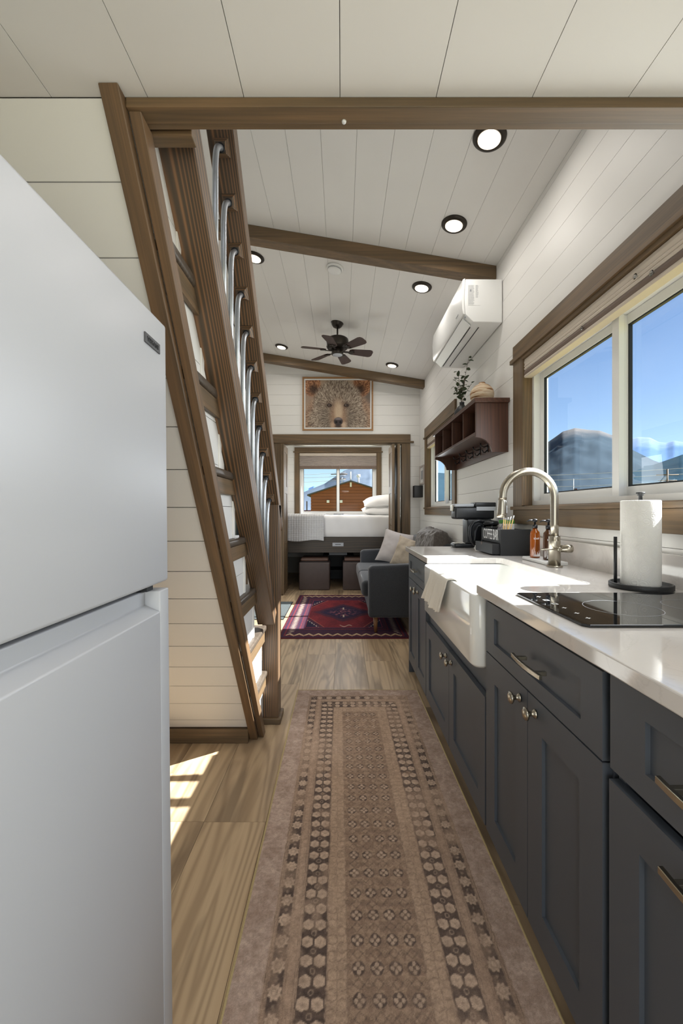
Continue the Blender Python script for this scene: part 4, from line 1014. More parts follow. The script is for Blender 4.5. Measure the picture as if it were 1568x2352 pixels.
# ================================================================== bear picture
def bear():
    u0, u1, z0, z1 = -.552, .448, 2.305, 3.062; Yp = YF-.002
    t = thing('framed_picture', 'framed close-up photograph of a brown bear face above the bedroom opening', 'picture', (-.05, Yp, z0))
    fw = .022; d = .024
    box('frame', 'frame', (u0, u1, Yp-d, Yp, z1-fw, z1), t, .001); box('frame', 'frame', (u0, u1, Yp-d, Yp, z0, z0+fw), t, .001)
    box('frame', 'frame', (u0, u0+fw, Yp-d, Yp, z0+fw+.0003, z1-fw-.0003), t, .001); box('frame', 'frame', (u1-fw, u1, Yp-d, Yp, z0+fw+.0003, z1-fw-.0003), t, .001)
    box('mount', 'plate', (u0+fw+.0003, u1-fw-.0003, Yp-.010, Yp-.001, z0+fw+.0003, z1-fw-.0003), t)
    a0, a1, b0, b1 = u0+.042, u1-.042, z0+.044, z1-.044; nx, ny = 330, 240
    U, V = np.meshgrid(np.linspace(0, 1, nx), np.linspace(0, 1, ny)); # V from bottom
    X = (U-.5)*1.40; Y = V
    rng = np.random.RandomState(5)
    def vn(sx, sy, seed, ang=None, Xc=None, Yc=None):
        r = np.random.RandomState(seed); G = r.rand(256, 256); xx = (Xc if Xc is not None else X)*sx+50; yy = (Yc if Yc is not None else Y)*sy+50
        xi = np.floor(xx).astype(int); yi = np.floor(yy).astype(int); fx_ = xx-xi; fy_ = yy-yi; fx_ = fx_*fx_*(3-2*fx_); fy_ = fy_*fy_*(3-2*fy_)
        g = lambda i, j: G[np.mod(i, 256), np.mod(j, 256)]
        return (g(xi, yi)*(1-fx_)+g(xi+1, yi)*fx_)*(1-fy_)+(g(xi, yi+1)*(1-fx_)+g(xi+1, yi+1)*fx_)*fy_
    sm = lambda e0, e1, x_: (lambda q: q*q*(3-2*q))(np.clip((x_-e0)/(e1-e0), 0, 1))
    ell = lambda cx, cy, rx, ry, s=.25: 1-sm(1-s, 1+s, np.sqrt(((X-cx)/rx)**2+((Y-cy)/ry)**2))
    # fur strokes radiate from the muzzle
    cx, cy = 0.02, .22; R = np.sqrt((X-cx)**2+(Y-cy)**2); T = np.arctan2(Y-cy, X-cx); W_ = vn(5, 5, 21)*.35
    f1 = vn(0, 0, 1, Xc=T*30+W_*6, Yc=R*26+W_*4); f1 = vn(1, 1, 2, Xc=T*44+W_*12, Yc=R*24); f2 = vn(1, 1, 3, Xc=T*84+W_*20, Yc=R*44); f3 = vn(1, 1, 33, Xc=T*90, Yc=R*50)
    fur = .38*f1+.34*f2+.28*f3
    def c(*r): return np.array(srgb(*r)[:3])
    def lerp(A, B, m): m = m[..., None]; return A*(1-m)+B*m
    bgc = lerp(np.ones((ny, nx, 3))*c(138, 114, 98), np.ones((ny, nx, 3))*c(178, 154, 130), vn(3, 3, 9))
    bgc = lerp(bgc, np.ones_like(bgc)*c(110, 96, 86), sm(.5, .62, X)*sm(.3, .6, Y))
    ruff = lerp(np.ones_like(bgc)*c(118, 92, 74), np.ones_like(bgc)*c(176, 144, 118), sm(.3, .7, fur))
    C_ = lerp(bgc, ruff, np.maximum(ell(0.02, .18, .74, .62, .12), ell(0, .1, .8, .5, .1)))
    for ex_, col in ((-.56, 1), (.52, -1)):
        e_ = ell(ex_, .90, .19, .24, .14); inner = ell(ex_+.04*col, .80, .11, .12, .7)
        ec = lerp(np.ones_like(bgc)*c(126, 82, 56), np.ones_like(bgc)*c(190, 138, 100), sm(.3, .7, f2)); ec = lerp(ec, np.ones_like(bgc)*c(46, 34, 28), inner*.9)
        C_ = lerp(C_, ec, e_)
    head = np.maximum(ell(0.0, .44, .54, .60, .10), ell(-.0, .16, .64, .46, .12))
    hd = lerp(np.ones_like(bgc)*c(96, 80, 68), np.ones_like(bgc)*c(170, 154, 136), sm(.25, .72, fur))
    tip = sm(.62, .85, fur); hd = lerp(hd, np.ones_like(bgc)*c(206, 192, 174), tip*.6)
    C_ = lerp(C_, hd, head)
    # darker cheeks, eyes sockets
    for s_ in (-1, 1): C_ = lerp(C_, C_*.5, ell(.235*s_+.01, .20, .17, .22, .6)*.85*(.6+.4*(1-fur)))
    for s_ in (-1, 1): C_ = lerp(C_, np.ones_like(bgc)*c(74, 54, 44), ell(.19*s_+.0, .475, .085, .06, .8)*.75)
    C_ = lerp(C_, lerp(np.ones_like(bgc)*c(138, 104, 80), np.ones_like(bgc)*c(176, 142, 114), f2), ell(0.01, .22, .16, .32, .6)*.8)
    C_ = lerp(C_, lerp(np.ones_like(bgc)*c(206, 184, 158), np.ones_like(bgc)*c(176, 150, 124), f2), ell(0.015, .34, .085, .20, .5)*.95)
    C_ = lerp(C_, np.ones_like(bgc)*c(196, 170, 146), ell(.13, .05, .05, .06, .6)*.8); C_ = lerp(C_, np.ones_like(bgc)*c(186, 156, 130), ell(-.11, .05, .04, .06, .6)*.7)
    for s_ in (-1, 1):
        C_ = lerp(C_, np.ones_like(bgc)*c(28, 22, 20), ell(.18*s_, .468, .05, .034, .3)); C_ = lerp(C_, np.ones_like(bgc)*c(92, 72, 62), ell(.18*s_, .466, .026, .022, .4)); C_ = lerp(C_, np.ones_like(bgc)*c(20, 16, 16), ell(.18*s_, .47, .012, .014, .4)); C_ = lerp(C_, np.ones_like(bgc)*c(190, 180, 176), ell(.18*s_-.01, .478, .007, .006, .4))
    C_ = lerp(C_, np.ones_like(bgc)*c(64, 54, 54), ell(0.01, .13, .098, .088, .12)); C_ = lerp(C_, np.ones_like(bgc)*c(132, 122, 124), ell(0.01, .185, .075, .022, .7)*.8)
    for s_ in (-1, 1): C_ = lerp(C_, np.ones_like(bgc)*c(18, 14, 14), ell(.045*s_+.01, .115, .024, .026, .4))
    C_ = lerp(C_, np.ones_like(bgc)*c(50, 40, 38), ell(0.01, .03, .075, .03, .4)*.9)
    Pg = np.stack([a0+U*(a1-a0), np.full_like(U, Yp-.0125), b0+V*(b1-b0)], -1)
    gridobj('print', Pg, 'bear', t, C_)
bear()
# small frame and black box by the corner
t = thing('small_picture', 'small narrow whitewashed frame on the right wall beside the far window', 'picture', (XR, 5.59, 1.53), None)
for q in ((5.455, 5.73, 1.53, 1.553), (5.455, 5.73, 1.765, 1.788), (5.455, 5.478, 1.5532, 1.7648), (5.707, 5.73, 1.5532, 1.7648)): box('frame', 'cushion', (XR-.022, XR-.001, *q), t, .001)
box('mount', 'plate', (XR-.012, XR-.002, 5.4785, 5.7065, 1.5535, 1.7645), t); box('print', 'mark', (XR-.0128, XR-.0121, 5.53, 5.655, 1.60, 1.72), t)
t = thing('wall_speaker', 'small black box speaker on the wall in the corner below the small frame', 'speaker', (1.045, 5.65, 1.355))
box('body', 'blackmat', (.992, 1.1085, 5.575, 5.70, 1.355, 1.516), t, .004, 3); box('grille', 'gasket', (.9905, .9918, 5.583, 5.692, 1.363, 1.508), t)

# ================================================================== sofa
t = thing('sofa', 'charcoal tweed two-seat sofa along the right wall on tapered wooden legs', 'sofa', (.68, 4.73, 0))
sy0, sy1, sx0, sx1 = 3.85, 5.60, .255, 1.085
box('base', 'sofa', (sx0+.012, sx1-.03, sy0+.1, sy1-.1, .155, .325), t, .02, 3)
def arm(y0, y1):
    p = [(sx0, .155), (sx1, .155), (sx1, .66), (sx0+.35, .66), (sx0+.02, .645), (sx0, .615)]
    return obj('arm', MB().prism(p, mpA, y0, y1), 'sofa', t, .032, 5)
arm(sy0, sy0+.125); arm(sy1-.125, sy1)
for a, b in ((sy0+.13, 4.722), (4.728, sy1-.13)): box('seat_cushion', 'sofa', (.195, .93, a, b, .327, .485), t, .045, 5)
bk = [(y, .80+.085*max(0, math.sin(PI*(y-sy0)/(sy1-sy0)))**.5) for y in np.linspace(sy0+.13, sy1-.13, 16)]
obj('backrest', MB().prism([(sy0+.13, .33)]+[(sy1-.13, .33)]+bk[::-1], lambda a, b, t_: (t_, a, b), .90, 1.085), 'sofa', t, .04, 4)
for a in (sy0+.055, sy1-.06):
    for x in (.325, 1.02): obj('leg', MB().lathe([(.014, .009 if x < .5 or a > 5 else .001), (.024, .154)], (x, a, 0), seg=20), 'oakleg', t)
def pillow(name, label, mat, W_, H_, T_, M_, n=26, pinch=.07, seed=0, bump=0.0, cat='pillow', group=None):
    vs = []; m = MB()
    for sgn in (1, -1):
        P_ = np.zeros((n, n, 3))
        for j in range(n):
            for i in range(n):
                u = -1+2*i/(n-1); v = -1+2*j/(n-1)
                k = ((1-abs(u)**2.6)*(1-abs(v)**2.6))
                th = T_/2*max(0, k)**.55
                pu = 1-pinch*(1-v*v)*abs(u)**3; pv = 1-pinch*(1-u*u)*abs(v)**3
                q = mn.noise(Vector((u*2.2+seed, v*2.2, sgn*2)))*bump+mn.noise(Vector((u*7+seed, v*7, sgn)))*bump*.35
                P_[j, i] = (W_/2*u*pu, H_/2*v*pv, sgn*(th+q*min(1, k*3)))
        m.grid(P_)
    m.v = [tuple(M_ @ Vector(v)) for v in m.v]
    return obj(name, m, mat, None, label=label, cat=cat, group=group)
def frameM(c, nrm_, up):
    n_ = Vector(nrm_).normalized(); u_ = Vector(up); u_ = (u_-n_*u_.dot(n_)).normalized(); x_ = u_.cross(n_)
    return Matrix(((x_.x, u_.x, n_.x, c[0]), (x_.y, u_.y, n_.y, c[1]), (x_.z, u_.z, n_.z, c[2]), (0, 0, 0, 1)))
pillow('throw_pillow', 'pale grey-white linen pillow leaning in the far corner of the sofa', 'cushion', .45, .45, .16, frameM((.70, 5.2, .70), (-.35, -.85, .42), (.22, 0, 1)), pinch=.10, bump=.012)
pillow('throw_pillow', 'beige striped linen pillow on the sofa in front of the pale one', 'beige', .38, .38, .13, frameM((.80, 4.93, .66), (-.55, -.8, .35), (.35, .1, 1)), pinch=.12, seed=4, bump=.02)
def fur():
    sec = [(1.096, .80), (1.094, .87), (1.075, .925), (1.02, .952), (.95, .945), (.895, .90), (.875, .82), (.865, .72), (.85, .62), (.80, .55), (.70, .515), (.60, .505)]
    sec = np.array(sec); P_ = []
    for j in range(80):
        s = j/79*(len(sec)-1); k = min(int(s), len(sec)-2); f = s-k; x0_, z0_ = sec[k]*(1-f)+sec[k+1]*f; row = []
        for i in range(90):
            u = i/89; y = 3.93+(.92-.12*(j/79))*u+.02*math.sin(j*.12)
            q = Vector((x0_, y, z0_)); b_ = .045*mn.noise(q*5)+.016*mn.noise(q*18)+.009*mn.noise(q*55)
            e_ = min(1, u*8, (1-u)*8)
            dr = max(0, 1-u*7)**1.5; zz = z0_+.012+abs(b_)*.9*e_
            row.append((min(1.1, x0_-.012-b_*.8*e_), y, zz-dr*max(0, zz-.62)*.9))
        P_.append(row)
    return gridobj('fur_throw', P_, 'fur', None, None, 'dark grey faux-fur throw draped over the back and seat of the sofa', 'blanket', solid=.016)
fur()
# ================================================================== ottomans
def ott(x0, label):
    x1 = x0+.455; y0, y1 = 6.03, 6.47; t = thing('ottoman', label, 'ottoman', ((x0+x1)/2, 6.25, 0), 'brown leather ottomans')
    box('body', 'leather', (x0, x1, y0, y1, .001, .413), t, .018, 4); box('lid_seam', 'gasket', (x0+.03, x1-.03, y0+.03, y1-.03, .4135, .422), t)
    box('lid', 'leather2', (x0+.022, x1-.022, y0+.022, y1-.022, .4225, .47), t, .022, 5)
ott(-.629, 'brown leather cube ottoman on the left under the bed'); ott(.02, 'brown leather cube ottoman on the right, partly behind the sofa arm')
# ================================================================== bed
t = thing('bed', 'raised bed with a dark grey wooden front rail and white sheets in the bedroom opening', 'bed', (0, 6.9, .3))
box('front_rail', 'grey_board', (XL+.002, XR-.002, 6.15, 6.19, .545, .782), t, .002)
box('platform', 'gasket', (XL+.002, XR-.002, 6.191, 7.74, .70, .76), t)
for x in (XL+.05, XR-.1): box('post', 'gasket', (x, x+.05, 6.2, 6.25, .001, .70), t)
def mattress():
    m = MB(); n = 120; P_ = []
    # cross-section from front bottom, over the top, to the back; wrinkled sheet
    sec = [(6.185, .765), (6.165, .80), (6.158, .86), (6.158, .95), (6.162, 1.03), (6.175, 1.075), (6.205, 1.096)]+[(6.25+.145*i, 1.102) for i in range(11)]+[(7.74, 1.07), (7.745, .8)]
    for (y, z) in sec:
        row = []
        for i in range(n):
            x = XL+.04+(XR-XL-.08)*i/(n-1); w_ = .012*mn.noise(Vector((x*9+z*5, z*3, y*3)))+.008*mn.noise(Vector((x*3-z*6, z*9, y)))
            row.append((x, y-(w_ if y < 6.2 else 0), z+(w_*.8 if z > 1.0 else 0)))
        P_.append(row)
    return gridobj('mattress', P_, 'linen', t)
mattress()
box('rail_plate', 'greyplate', (-.135, .03, 6.144, 6.1495, .64, .693), t, .001); box('plate_slot', 'ink', (-.095, -.01, 6.1425, 6.1438, .662, .672), t)
# folded quilt
def quilt():
    P_ = []; n = 110; path = [(7.2, 1.112), (6.9, 1.114), (6.6, 1.114), (6.4, 1.116), (6.25, 1.116), (6.19, 1.11), (6.155, 1.085), (6.143, 1.04), (6.139, .98), (6.136, .92), (6.134, .86), (6.130, .80), (6.128, .745)]
    pl_ = []
    for (a, b) in zip(path[:-1], path[1:]):
        for k in range(8): s = k/8; pl_.append((a[0]*(1-s)+b[0]*s, a[1]*(1-s)+b[1]*s))
    pl_.append(path[-1]); dist = 0
    for j, (y, z) in enumerate(pl_):
        row = []
        for i in range(n):
            u = i/(n-1); x = -1.17+.905*u; waf = .0035*math.sin(u*150)*1+.0035*math.sin(j*1.9)
            hang = max(0, 1.05-z); hem = (-.03*u+.016*math.sin(u*9))*hang/.3
            wave = .014*math.sin(u*11+1)*hang
            row.append((x, y-(waf+abs(wave)+.004 if z < 1.1 else 0), z+(waf if z >= 1.1 else 0)+hem))
        P_.append(row)
    gridobj('quilt', P_, 'greyquilt', None, None, 'pale grey waffle quilt folded over the left half of the bed', 'blanket', solid=.008)
quilt()
pillow('bed_pillow', 'lower white pillow at the right end of the bed', 'linen', .66, .46, .17, frameM((.66, 6.75, 1.182), (0, -.1, 1), (0, 1, .1)), bump=.012, pinch=.03, group=None)
pillow('bed_pillow', 'upper white pillow stacked at the right end of the bed', 'linen', .64, .46, .19, frameM((.68, 6.78, 1.33), (-.12, -.2, 1), (0, 1, .2)), seed=3, bump=.014, pinch=.03)
# media shelf under the bed
t = thing('media_cabinet', 'black low cabinet with a silver strip under the bed between the ottomans', 'cabinet', (-.05, 6.9, 0))
m = MB(); m.box(-.3, .2, 6.62, 7.1, .44, .46); m.box(-.3, -.28, 6.62, 7.1, .001, .4395); m.box(.18, .2, 6.62, 7.1, .001, .4395); m.box(-.28, .18, 7.08, 7.1, .001, .4395); m.box(-.28, .18, 6.62, 7.08, .2, .215); obj('body', m, 'blackmat', t)
box('silver_strip', 'greyplate', (-.2, .09, 6.60, 6.75, .4605, .50), t, .003)

# ================================================================== rugs
def vnoise(X, Y, seed):
    G = np.random.RandomState(seed).rand(512, 512); xi = np.floor(X).astype(int); yi = np.floor(Y).astype(int); fx_ = X-xi; fy_ = Y-yi
    fx_ = fx_*fx_*(3-2*fx_); fy_ = fy_*fy_*(3-2*fy_); g = lambda i, j: G[np.mod(i, 512), np.mod(j, 512)]
    return (g(xi, yi)*(1-fx_)+g(xi+1, yi)*fx_)*(1-fy_)+(g(xi, yi+1)*(1-fx_)+g(xi+1, yi+1)*fx_)*fy_
def cc(*r): return np.array(srgb(*r)[:3])
def mixc(A, B, m): return A*(1-m[..., None])+B*m[..., None]
sstep = lambda e0, e1, x_: (lambda q: q*q*(3-2*q))(np.clip((x_-e0)/(e1-e0), 0, 1))
def runner():
    W_, L_ = .765, 2.44; nx, ny = 300, 900
    U, V = np.meshgrid(np.linspace(0, W_, nx), np.linspace(0, L_, ny))
    U0, V0 = U, V; U = U0+(vnoise(U0*110, V0*110, 31)-.5)*.0032+(vnoise(U0*20, V0*12, 33)-.5)*.003; V = V0+(vnoise(U0*110, V0*110, 32)-.5)*.0032
    dx = np.minimum(U, W_-U)+.006; dy = np.minimum(V, L_-V)+.006; d = np.minimum(dx, dy)
    al = np.where(dx < dy, V, U)       # coordinate along the border
    ac = d
    worn = .35*vnoise(U*5, V*3, 1)+.3*vnoise(U*14, V*9, 2)+.35*vnoise(U*40, V*30, 3); fine = vnoise(U*330, V*330, 4); fine2 = vnoise(U*120, V*160, 5)
    base = np.ones((ny, nx, 3))*cc(170, 146, 127); base = mixc(base, np.ones_like(base)*cc(146, 122, 104), vnoise(U*9, V*5, 6))
    dark = np.ones_like(base)*cc(82, 70, 64); light_ = np.ones_like(base)*cc(176, 153, 134); mid = np.ones_like(base)*cc(128, 108, 94)
    C_ = base.copy()
    outer = mixc(np.ones_like(base)*cc(176, 156, 143), np.ones_like(base)*cc(140, 118, 105), vnoise(U*22, V*28, 7)*.6+.4*vnoise(U*70, V*80, 8))
    C_ = mixc(C_, outer, 1-sstep(.082, .09, d))
    wear = np.clip(.35+1.25*sstep(.25, .75, worn), 0, 1)
    def ln(a, wd): return np.exp(-((d-a)/wd)**2)
    for a, s in ((.089, .8), (.094, .5), (.0975, .55), (.1345, .5), (.139, .35), (.160, .45), (.1655, .5), (.238, .6), (.290, .5)): C_ = mixc(C_, dark, ln(a, .0014)*s*wear)
    # outer rosette border
    b1 = sstep(.0985, .1, d)*(1-sstep(.132, .1335, d)); ph = np.mod(al, .058)/.058-.5; r = np.sqrt((ph*.058)**2+(ac-.116)**2); an = np.arctan2(ph*.058, ac-.116)
    ros = 1-sstep(.0145, .0185, r+.0022*np.cos(8*an)); ring = np.exp(-((r-.008)/.0016)**2)*.5
    oct_ = 1-sstep(.006, .009, np.sqrt(((np.mod(al+.029, .058)-.029)*.9)**2+(ac-.116)**2)+.003*np.cos(4*an))
    m1 = mixc(dark, light_, np.clip(ros-ring*.7+.45*oct_*sstep(.3, .7, fine2), 0, 1)); C_ = mixc(C_, m1, b1*wear)
    # inner double honeycomb border
    b2 = sstep(.167, .1685, d)*(1-sstep(.2355, .237, d)); m2 = np.zeros_like(d); pp = .046
    for ca, sh in ((.185, 0), (.219, 0)):
        ph = np.mod(al+sh, pp)-pp/2; q = np.abs(ph)*1.0+np.abs(ac-ca)*.55; q2 = np.maximum(np.abs(ac-ca)*1.12, q); hx_ = 1-sstep(.0145, .0175, q2); m2 = np.maximum(m2, hx_-.35*np.exp(-(q2/.004)**2))
    ph = np.mod(al+pp/2, pp)-pp/2; r = np.sqrt(ph**2+(ac-.202)**2); m2 = np.maximum(m2, .55*np.exp(-((r-.006)/.0014)**2))
    C_ = mixc(C_, mixc(dark, light_, np.clip(m2, 0, 1)), b2*np.clip(wear*1.15, 0, 1))
    # pale band of small hexagons
    b3 = sstep(.2375, .239, d)*(1-sstep(.2885, .29, d)); ph = np.mod(al, .042)-.021
    hexl = np.zeros_like(d)
    for ca, sh in ((.251, 0), (.276, .021)):
        ph = np.mod(al+sh, .042)-.021; q = np.maximum(np.abs(ac-ca), np.abs(ph)*.8+np.abs(ac-ca)*.4); hexl = np.maximum(hexl, np.exp(-((q-.0115)/.0013)**2))
    C_ = mixc(C_, np.ones_like(base)*cc(168, 144, 122), b3*.5); C_ = mixc(C_, mid, b3*hexl*.75*wear)
    # field: four-petalled stars between faint lattice
    fld = sstep(.2895, .291, d); xc = U-W_/2; px_, py_ = .0465, .034; row = np.floor((V)/py_)
    fx_ = np.mod(xc+px_*2, px_)-px_/2; fy_ = np.mod(V, py_)-py_/2; odd = np.mod(row, 2)
    a_ = np.abs(fx_); b_ = np.abs(fy_); star = 1-sstep(.0, .0028, np.minimum(np.maximum(a_-.0035-.004*np.exp(-((b_-.008)/.005)**2)*0, b_-.0155), np.maximum(b_-.0035, a_-.0155)))
    pet = np.sqrt(a_*b_)*1.7+np.maximum(a_, b_)*.55; rr2 = np.minimum(np.hypot(a_-.0088, b_), np.hypot(a_, b_-.0088)); star = 1-sstep(.0042, .0064, rr2); halo = (1-sstep(.0150, .0185, np.hypot(a_, b_)))*(1-star)*(.55+.75*sstep(.0, .010, np.minimum(a_, b_)))
    fx2 = np.mod(xc+px_*2.5, px_)-px_/2; q = np.abs(fx2)+np.abs(fy_); dia = np.exp(-((q-.011)/.002)**2)+np.exp(-((q-.004)/.002)**2)
    q3 = np.abs(fx_)+np.abs(fy_); dia2 = np.exp(-((q3-.013)/.0025)**2)
    squig = sstep(.48, .6, vnoise(U*95, V*95, 12))*.8+.3*sstep(.6, .75, vnoise(U*160, V*160, 17))
    pat = np.where(odd < .5, np.clip(halo*1.3+dia*.45, 0, 1), np.clip(dia2*.6+dia*.45, 0, 1))
    f_ = mixc(np.ones_like(base)*cc(156, 132, 112), np.ones_like(base)*cc(132, 110, 94), np.clip(squig+.25*fine2, 0, 1)); f_ = mixc(f_, dark, np.clip(pat, 0, 1)*wear*.95); f_ = mixc(f_, light_, star*(odd < .5)*.75)
    C_ = mixc(C_, f_, fld)
    C_ = mixc(C_, mid, sstep(.35, .8, vnoise(U*75, V*95, 41))*.30); C_ *= 1.25*(.74+.34*fine+.18*fine2)[..., None]; C_ *= (.9+.2*vnoise(U*3+3, V*2, 14))[..., None]
    C_ = mixc(C_, np.ones_like(base)*cc(182, 158, 140), (sstep(.45, .95, vnoise(U*4, V*2.2, 15))*.22))
    x0 = -.272; z_ = .0085+.0008*vnoise(U*300, V*300, 20); x_ = x0+U0; y_ = .195+V0
    t = thing('runner_rug', 'long faded brown runner rug with a patterned border along the kitchen aisle', 'rug', (x0+W_/2, .195+L_/2, 0))
    gridobj('pile', np.stack([x_, y_, z_], -1), 'runner', t, C_)
    a, b, c_, d_ = x0, x0+W_, .195, .195+L_
    for q in ((a-.006, a+.0015, c_-.006, d_+.006), (b-.0015, b+.006, c_-.006, d_+.006)): box('binding', 'jute', (*q, .0005, .0105), t, .003)
    for q in ((a+.0006, b-.0006, c_-.006, c_+.0005), (a+.0006, b-.0006, d_-.0005, d_+.006)): box('binding', 'jute', (*q, .0005, .0105), t, .003)
    box('backing', 'jute', (a+.001, b-.001, c_+.001, d_-.001, .0005, .0078), t)
    t.rotation_euler = (0, 0, math.radians(.35))
runner()
def redrug():
    W_, L_ = 1.20, 1.93; nx, ny = 300, 420; U, V = np.meshgrid(np.linspace(0, W_, nx), np.linspace(0, L_, ny)); xc = np.abs(U-W_/2); yc = np.abs(V-L_/2); dx = W_/2-xc; dy = L_/2-yc; d = np.minimum(dx, dy*.62)
    red = cc(120, 46, 50); dred = cc(84, 36, 44); navy = cc(46, 38, 58); plum = cc(72, 42, 54); cream = cc(200, 178, 158); o = np.ones((ny, nx, 3))
    n1 = vnoise(U*60, V*60, 1); n2 = vnoise(U*14, V*8, 2); fine = vnoise(U*200, V*200, 3)
    C_ = mixc(o*plum, o*navy, n1*.6)
    band = lambda a, b, q: sstep(a-.002, a+.002, q)*(1-sstep(b-.002, b+.002, q))
    C_ = mixc(C_, o*dred, 1-sstep(.012, .016, d)); C_ = mixc(C_, o*navy, band(.016, .03, d)*.5)
    # end bands with tall cream zigzags along left and right, small ones front and back
    side = dx < dy*.62
    ph = np.abs(np.mod(V, .05)/.05-.5)*2; zz = np.exp(-((dx-.075-.045*(ph))/.010)**2); C_ = mixc(C_, o*cream, np.where(side, zz*band(.06, .135, dx)*.95, 0)*(.6+.4*n1))
    ph = np.abs(np.mod(U, .09)/.09-.5)*2; zz = np.exp(-((dy-.07-.06*ph)/.016)**2)*band(.05, .15, dy); C_ = mixc(C_, o*cc(222, 196, 150), np.where(~side, zz, 0)*(.7+.3*n1)*(dx > .06))
    for a, b, c_ in ((.04, .05, red), (.142, .152, navy), (.165, .172, red), (.172, .2, plum), (.203, .212, navy)): C_ = mixc(C_, o*c_, band(a, b, d)*.8)
    fld = sstep(.214, .218, d); F = mixc(o*red, o*dred, np.clip(n2*.8+.4*n1-.2, 0, 1))
    # octagonal field with dark corners
    q = xc/.385+yc/.80; F = mixc(F, o*navy, sstep(1.36, 1.38, q)); F = mixc(F, o*plum, band(1.28, 1.36, q)); dots = (np.mod(U*38, 1) < .55)
    F = mixc(F, o*cream, np.exp(-((q-1.43)/.018)**2)*dots); F = mixc(F, o*cc(190, 110, 90), np.exp(-((q-1.275)/.012)**2)*.6)
    med = xc/.30+yc/.36+.03*np.cos(40*U); F = mixc(F, o*plum, 1-sstep(1.12, 1.18, med)); F = mixc(F, o*navy, 1-sstep(.86, .96, med)); F = mixc(F, o*cc(150, 90, 96), (1-sstep(.3, .9, med))*sstep(.55, .8, n1)*.8)
    F = mixc(F, o*cream, (1-sstep(.006, .009, xc))*band(.12, .22, yc)*.8)
    F = mixc(F, o*cream, (1-sstep(.055, .065, np.abs(U-W_/2-.02)))*np.exp(-((V-.40-.03*np.sin(U*60))/.012)**2)*.7)
    C_ = mixc(C_, F, fld); C_ = mixc(C_, o*cc(160, 60, 70), band(.2135, .219, d)*.8); C_ *= (.72+.45*fine)[..., None]
    x0, y0 = -.577, 3.725; t = thing('area_rug', 'red and navy medallion rug in front of the sofa', 'rug', (x0+W_/2, y0+L_/2, 0))
    gridobj('pile', np.stack([x0+U, y0+V, .0075+.0006*vnoise(U*200, V*200, 9)], -1), 'redrug', t, C_)
    box('backing', 'redback', (x0, x0+W_, y0, y0+L_, .0005, .0072), t)
MAT['redback'] = plain('red_binding', (96, 28, 36), .9)
redrug()
def doormat():
    x0, x1, y0, y1 = -1.15, -.62, 4.38, 5.25; t = thing('door_mat', 'ribbed grey door mat left of the red rug, by the glass entry door', 'mat', ((x0+x1)/2, (y0+y1)/2, 0))
    box('backing', 'gasket', (x0, x1, y0, y1, .0005, .004), t)
    m = MB(); n = 60
    for i in range(n): a = y0+.008+(y1-y0-.016)*i/n; m.box(x0+.01, x1-.01, a, a+.009, .0041, .009)
    obj('ribs', m, 'mat', t, kind='stuff')
doormat()
# ================================================================== outside
def gmat():
    t = NT('dry_grass'); v = t.coord(False); n = t.noise(v, .05, 4); n2 = t.noise(v, 1.5, 4, .7)
    c = t.mix(n, srgb(126, 128, 70), srgb(176, 158, 108)); c = t.mix(t.math('MULTIPLY', n2, .4), c, srgb(90, 104, 52)); return t.bsdf(c, .95, 0, .1)
MAT['ground'] = gmat()
def mtn(name, c1, c2, c3):  # blue of distance haze is mixed into the slope colours
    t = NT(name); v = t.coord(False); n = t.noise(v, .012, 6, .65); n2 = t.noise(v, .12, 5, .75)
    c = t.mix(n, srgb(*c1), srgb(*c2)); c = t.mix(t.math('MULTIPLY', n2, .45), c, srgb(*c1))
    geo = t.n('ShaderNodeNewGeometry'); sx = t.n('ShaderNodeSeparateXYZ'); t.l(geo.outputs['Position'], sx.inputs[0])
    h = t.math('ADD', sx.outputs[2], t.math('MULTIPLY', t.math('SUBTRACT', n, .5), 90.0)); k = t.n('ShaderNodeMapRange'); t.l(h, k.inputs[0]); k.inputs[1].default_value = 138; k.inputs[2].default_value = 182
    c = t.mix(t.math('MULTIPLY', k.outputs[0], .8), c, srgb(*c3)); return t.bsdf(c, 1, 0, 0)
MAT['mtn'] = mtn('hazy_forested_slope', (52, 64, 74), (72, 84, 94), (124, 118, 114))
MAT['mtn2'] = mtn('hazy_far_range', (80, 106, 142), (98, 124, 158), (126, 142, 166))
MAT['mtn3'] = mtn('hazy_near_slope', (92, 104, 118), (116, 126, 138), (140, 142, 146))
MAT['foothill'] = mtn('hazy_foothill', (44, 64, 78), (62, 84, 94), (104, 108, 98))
box('ground', 'ground', (-900, 900, -300, 2400, -.95, -.85), label='flat dry grassland outside the house', cat='ground', kind='stuff')
def range_(name, mat, label, prof, D, depth, seed, rough):
    """mountain mass: slope rises from its foot to a ridge line; prof: list of (bearing slope x/y, height)"""
    ts = [p[0] for p in prof]; hs = [p[1] for p in prof]; nx, ny = 260, 46; P_ = np.zeros((ny, nx, 3))
    for i in range(nx):
        t_ = ts[0]+(ts[-1]-ts[0])*i/(nx-1); h = np.interp(t_, ts, hs); k = 1/math.sqrt(1+t_*t_)
        for j in range(ny):
            s = j/(ny-1); r = D+depth*(s-1) if s <= 1 else D
            x, y = t_*k*r, k*r; f = s**1.15
            q = mn.fractal(Vector((x*.006+seed, y*.006, seed)), .9, 2.1, 5)*rough
            z = -1+h*f+q*h*math.sin(PI*min(1, s*1.0))*.9+(q*h*.04)
            P_[j, i] = (x, y, z)
    back = P_[-1:].copy(); back[..., 0] *= 1.5; back[..., 1] *= 1.5; back[..., 2] = -1
    gridobj(name, np.concatenate([P_, back]), mat, None, None, label, 'mountain')
ZH = lambda v, D: 1.155+v/1040*D
D1 = 1000
def prof(px, D): return [((p-784)/940, 1.155+v/940*D/math.sqrt(1+((p-784)/940)**2)) for p, v in px]
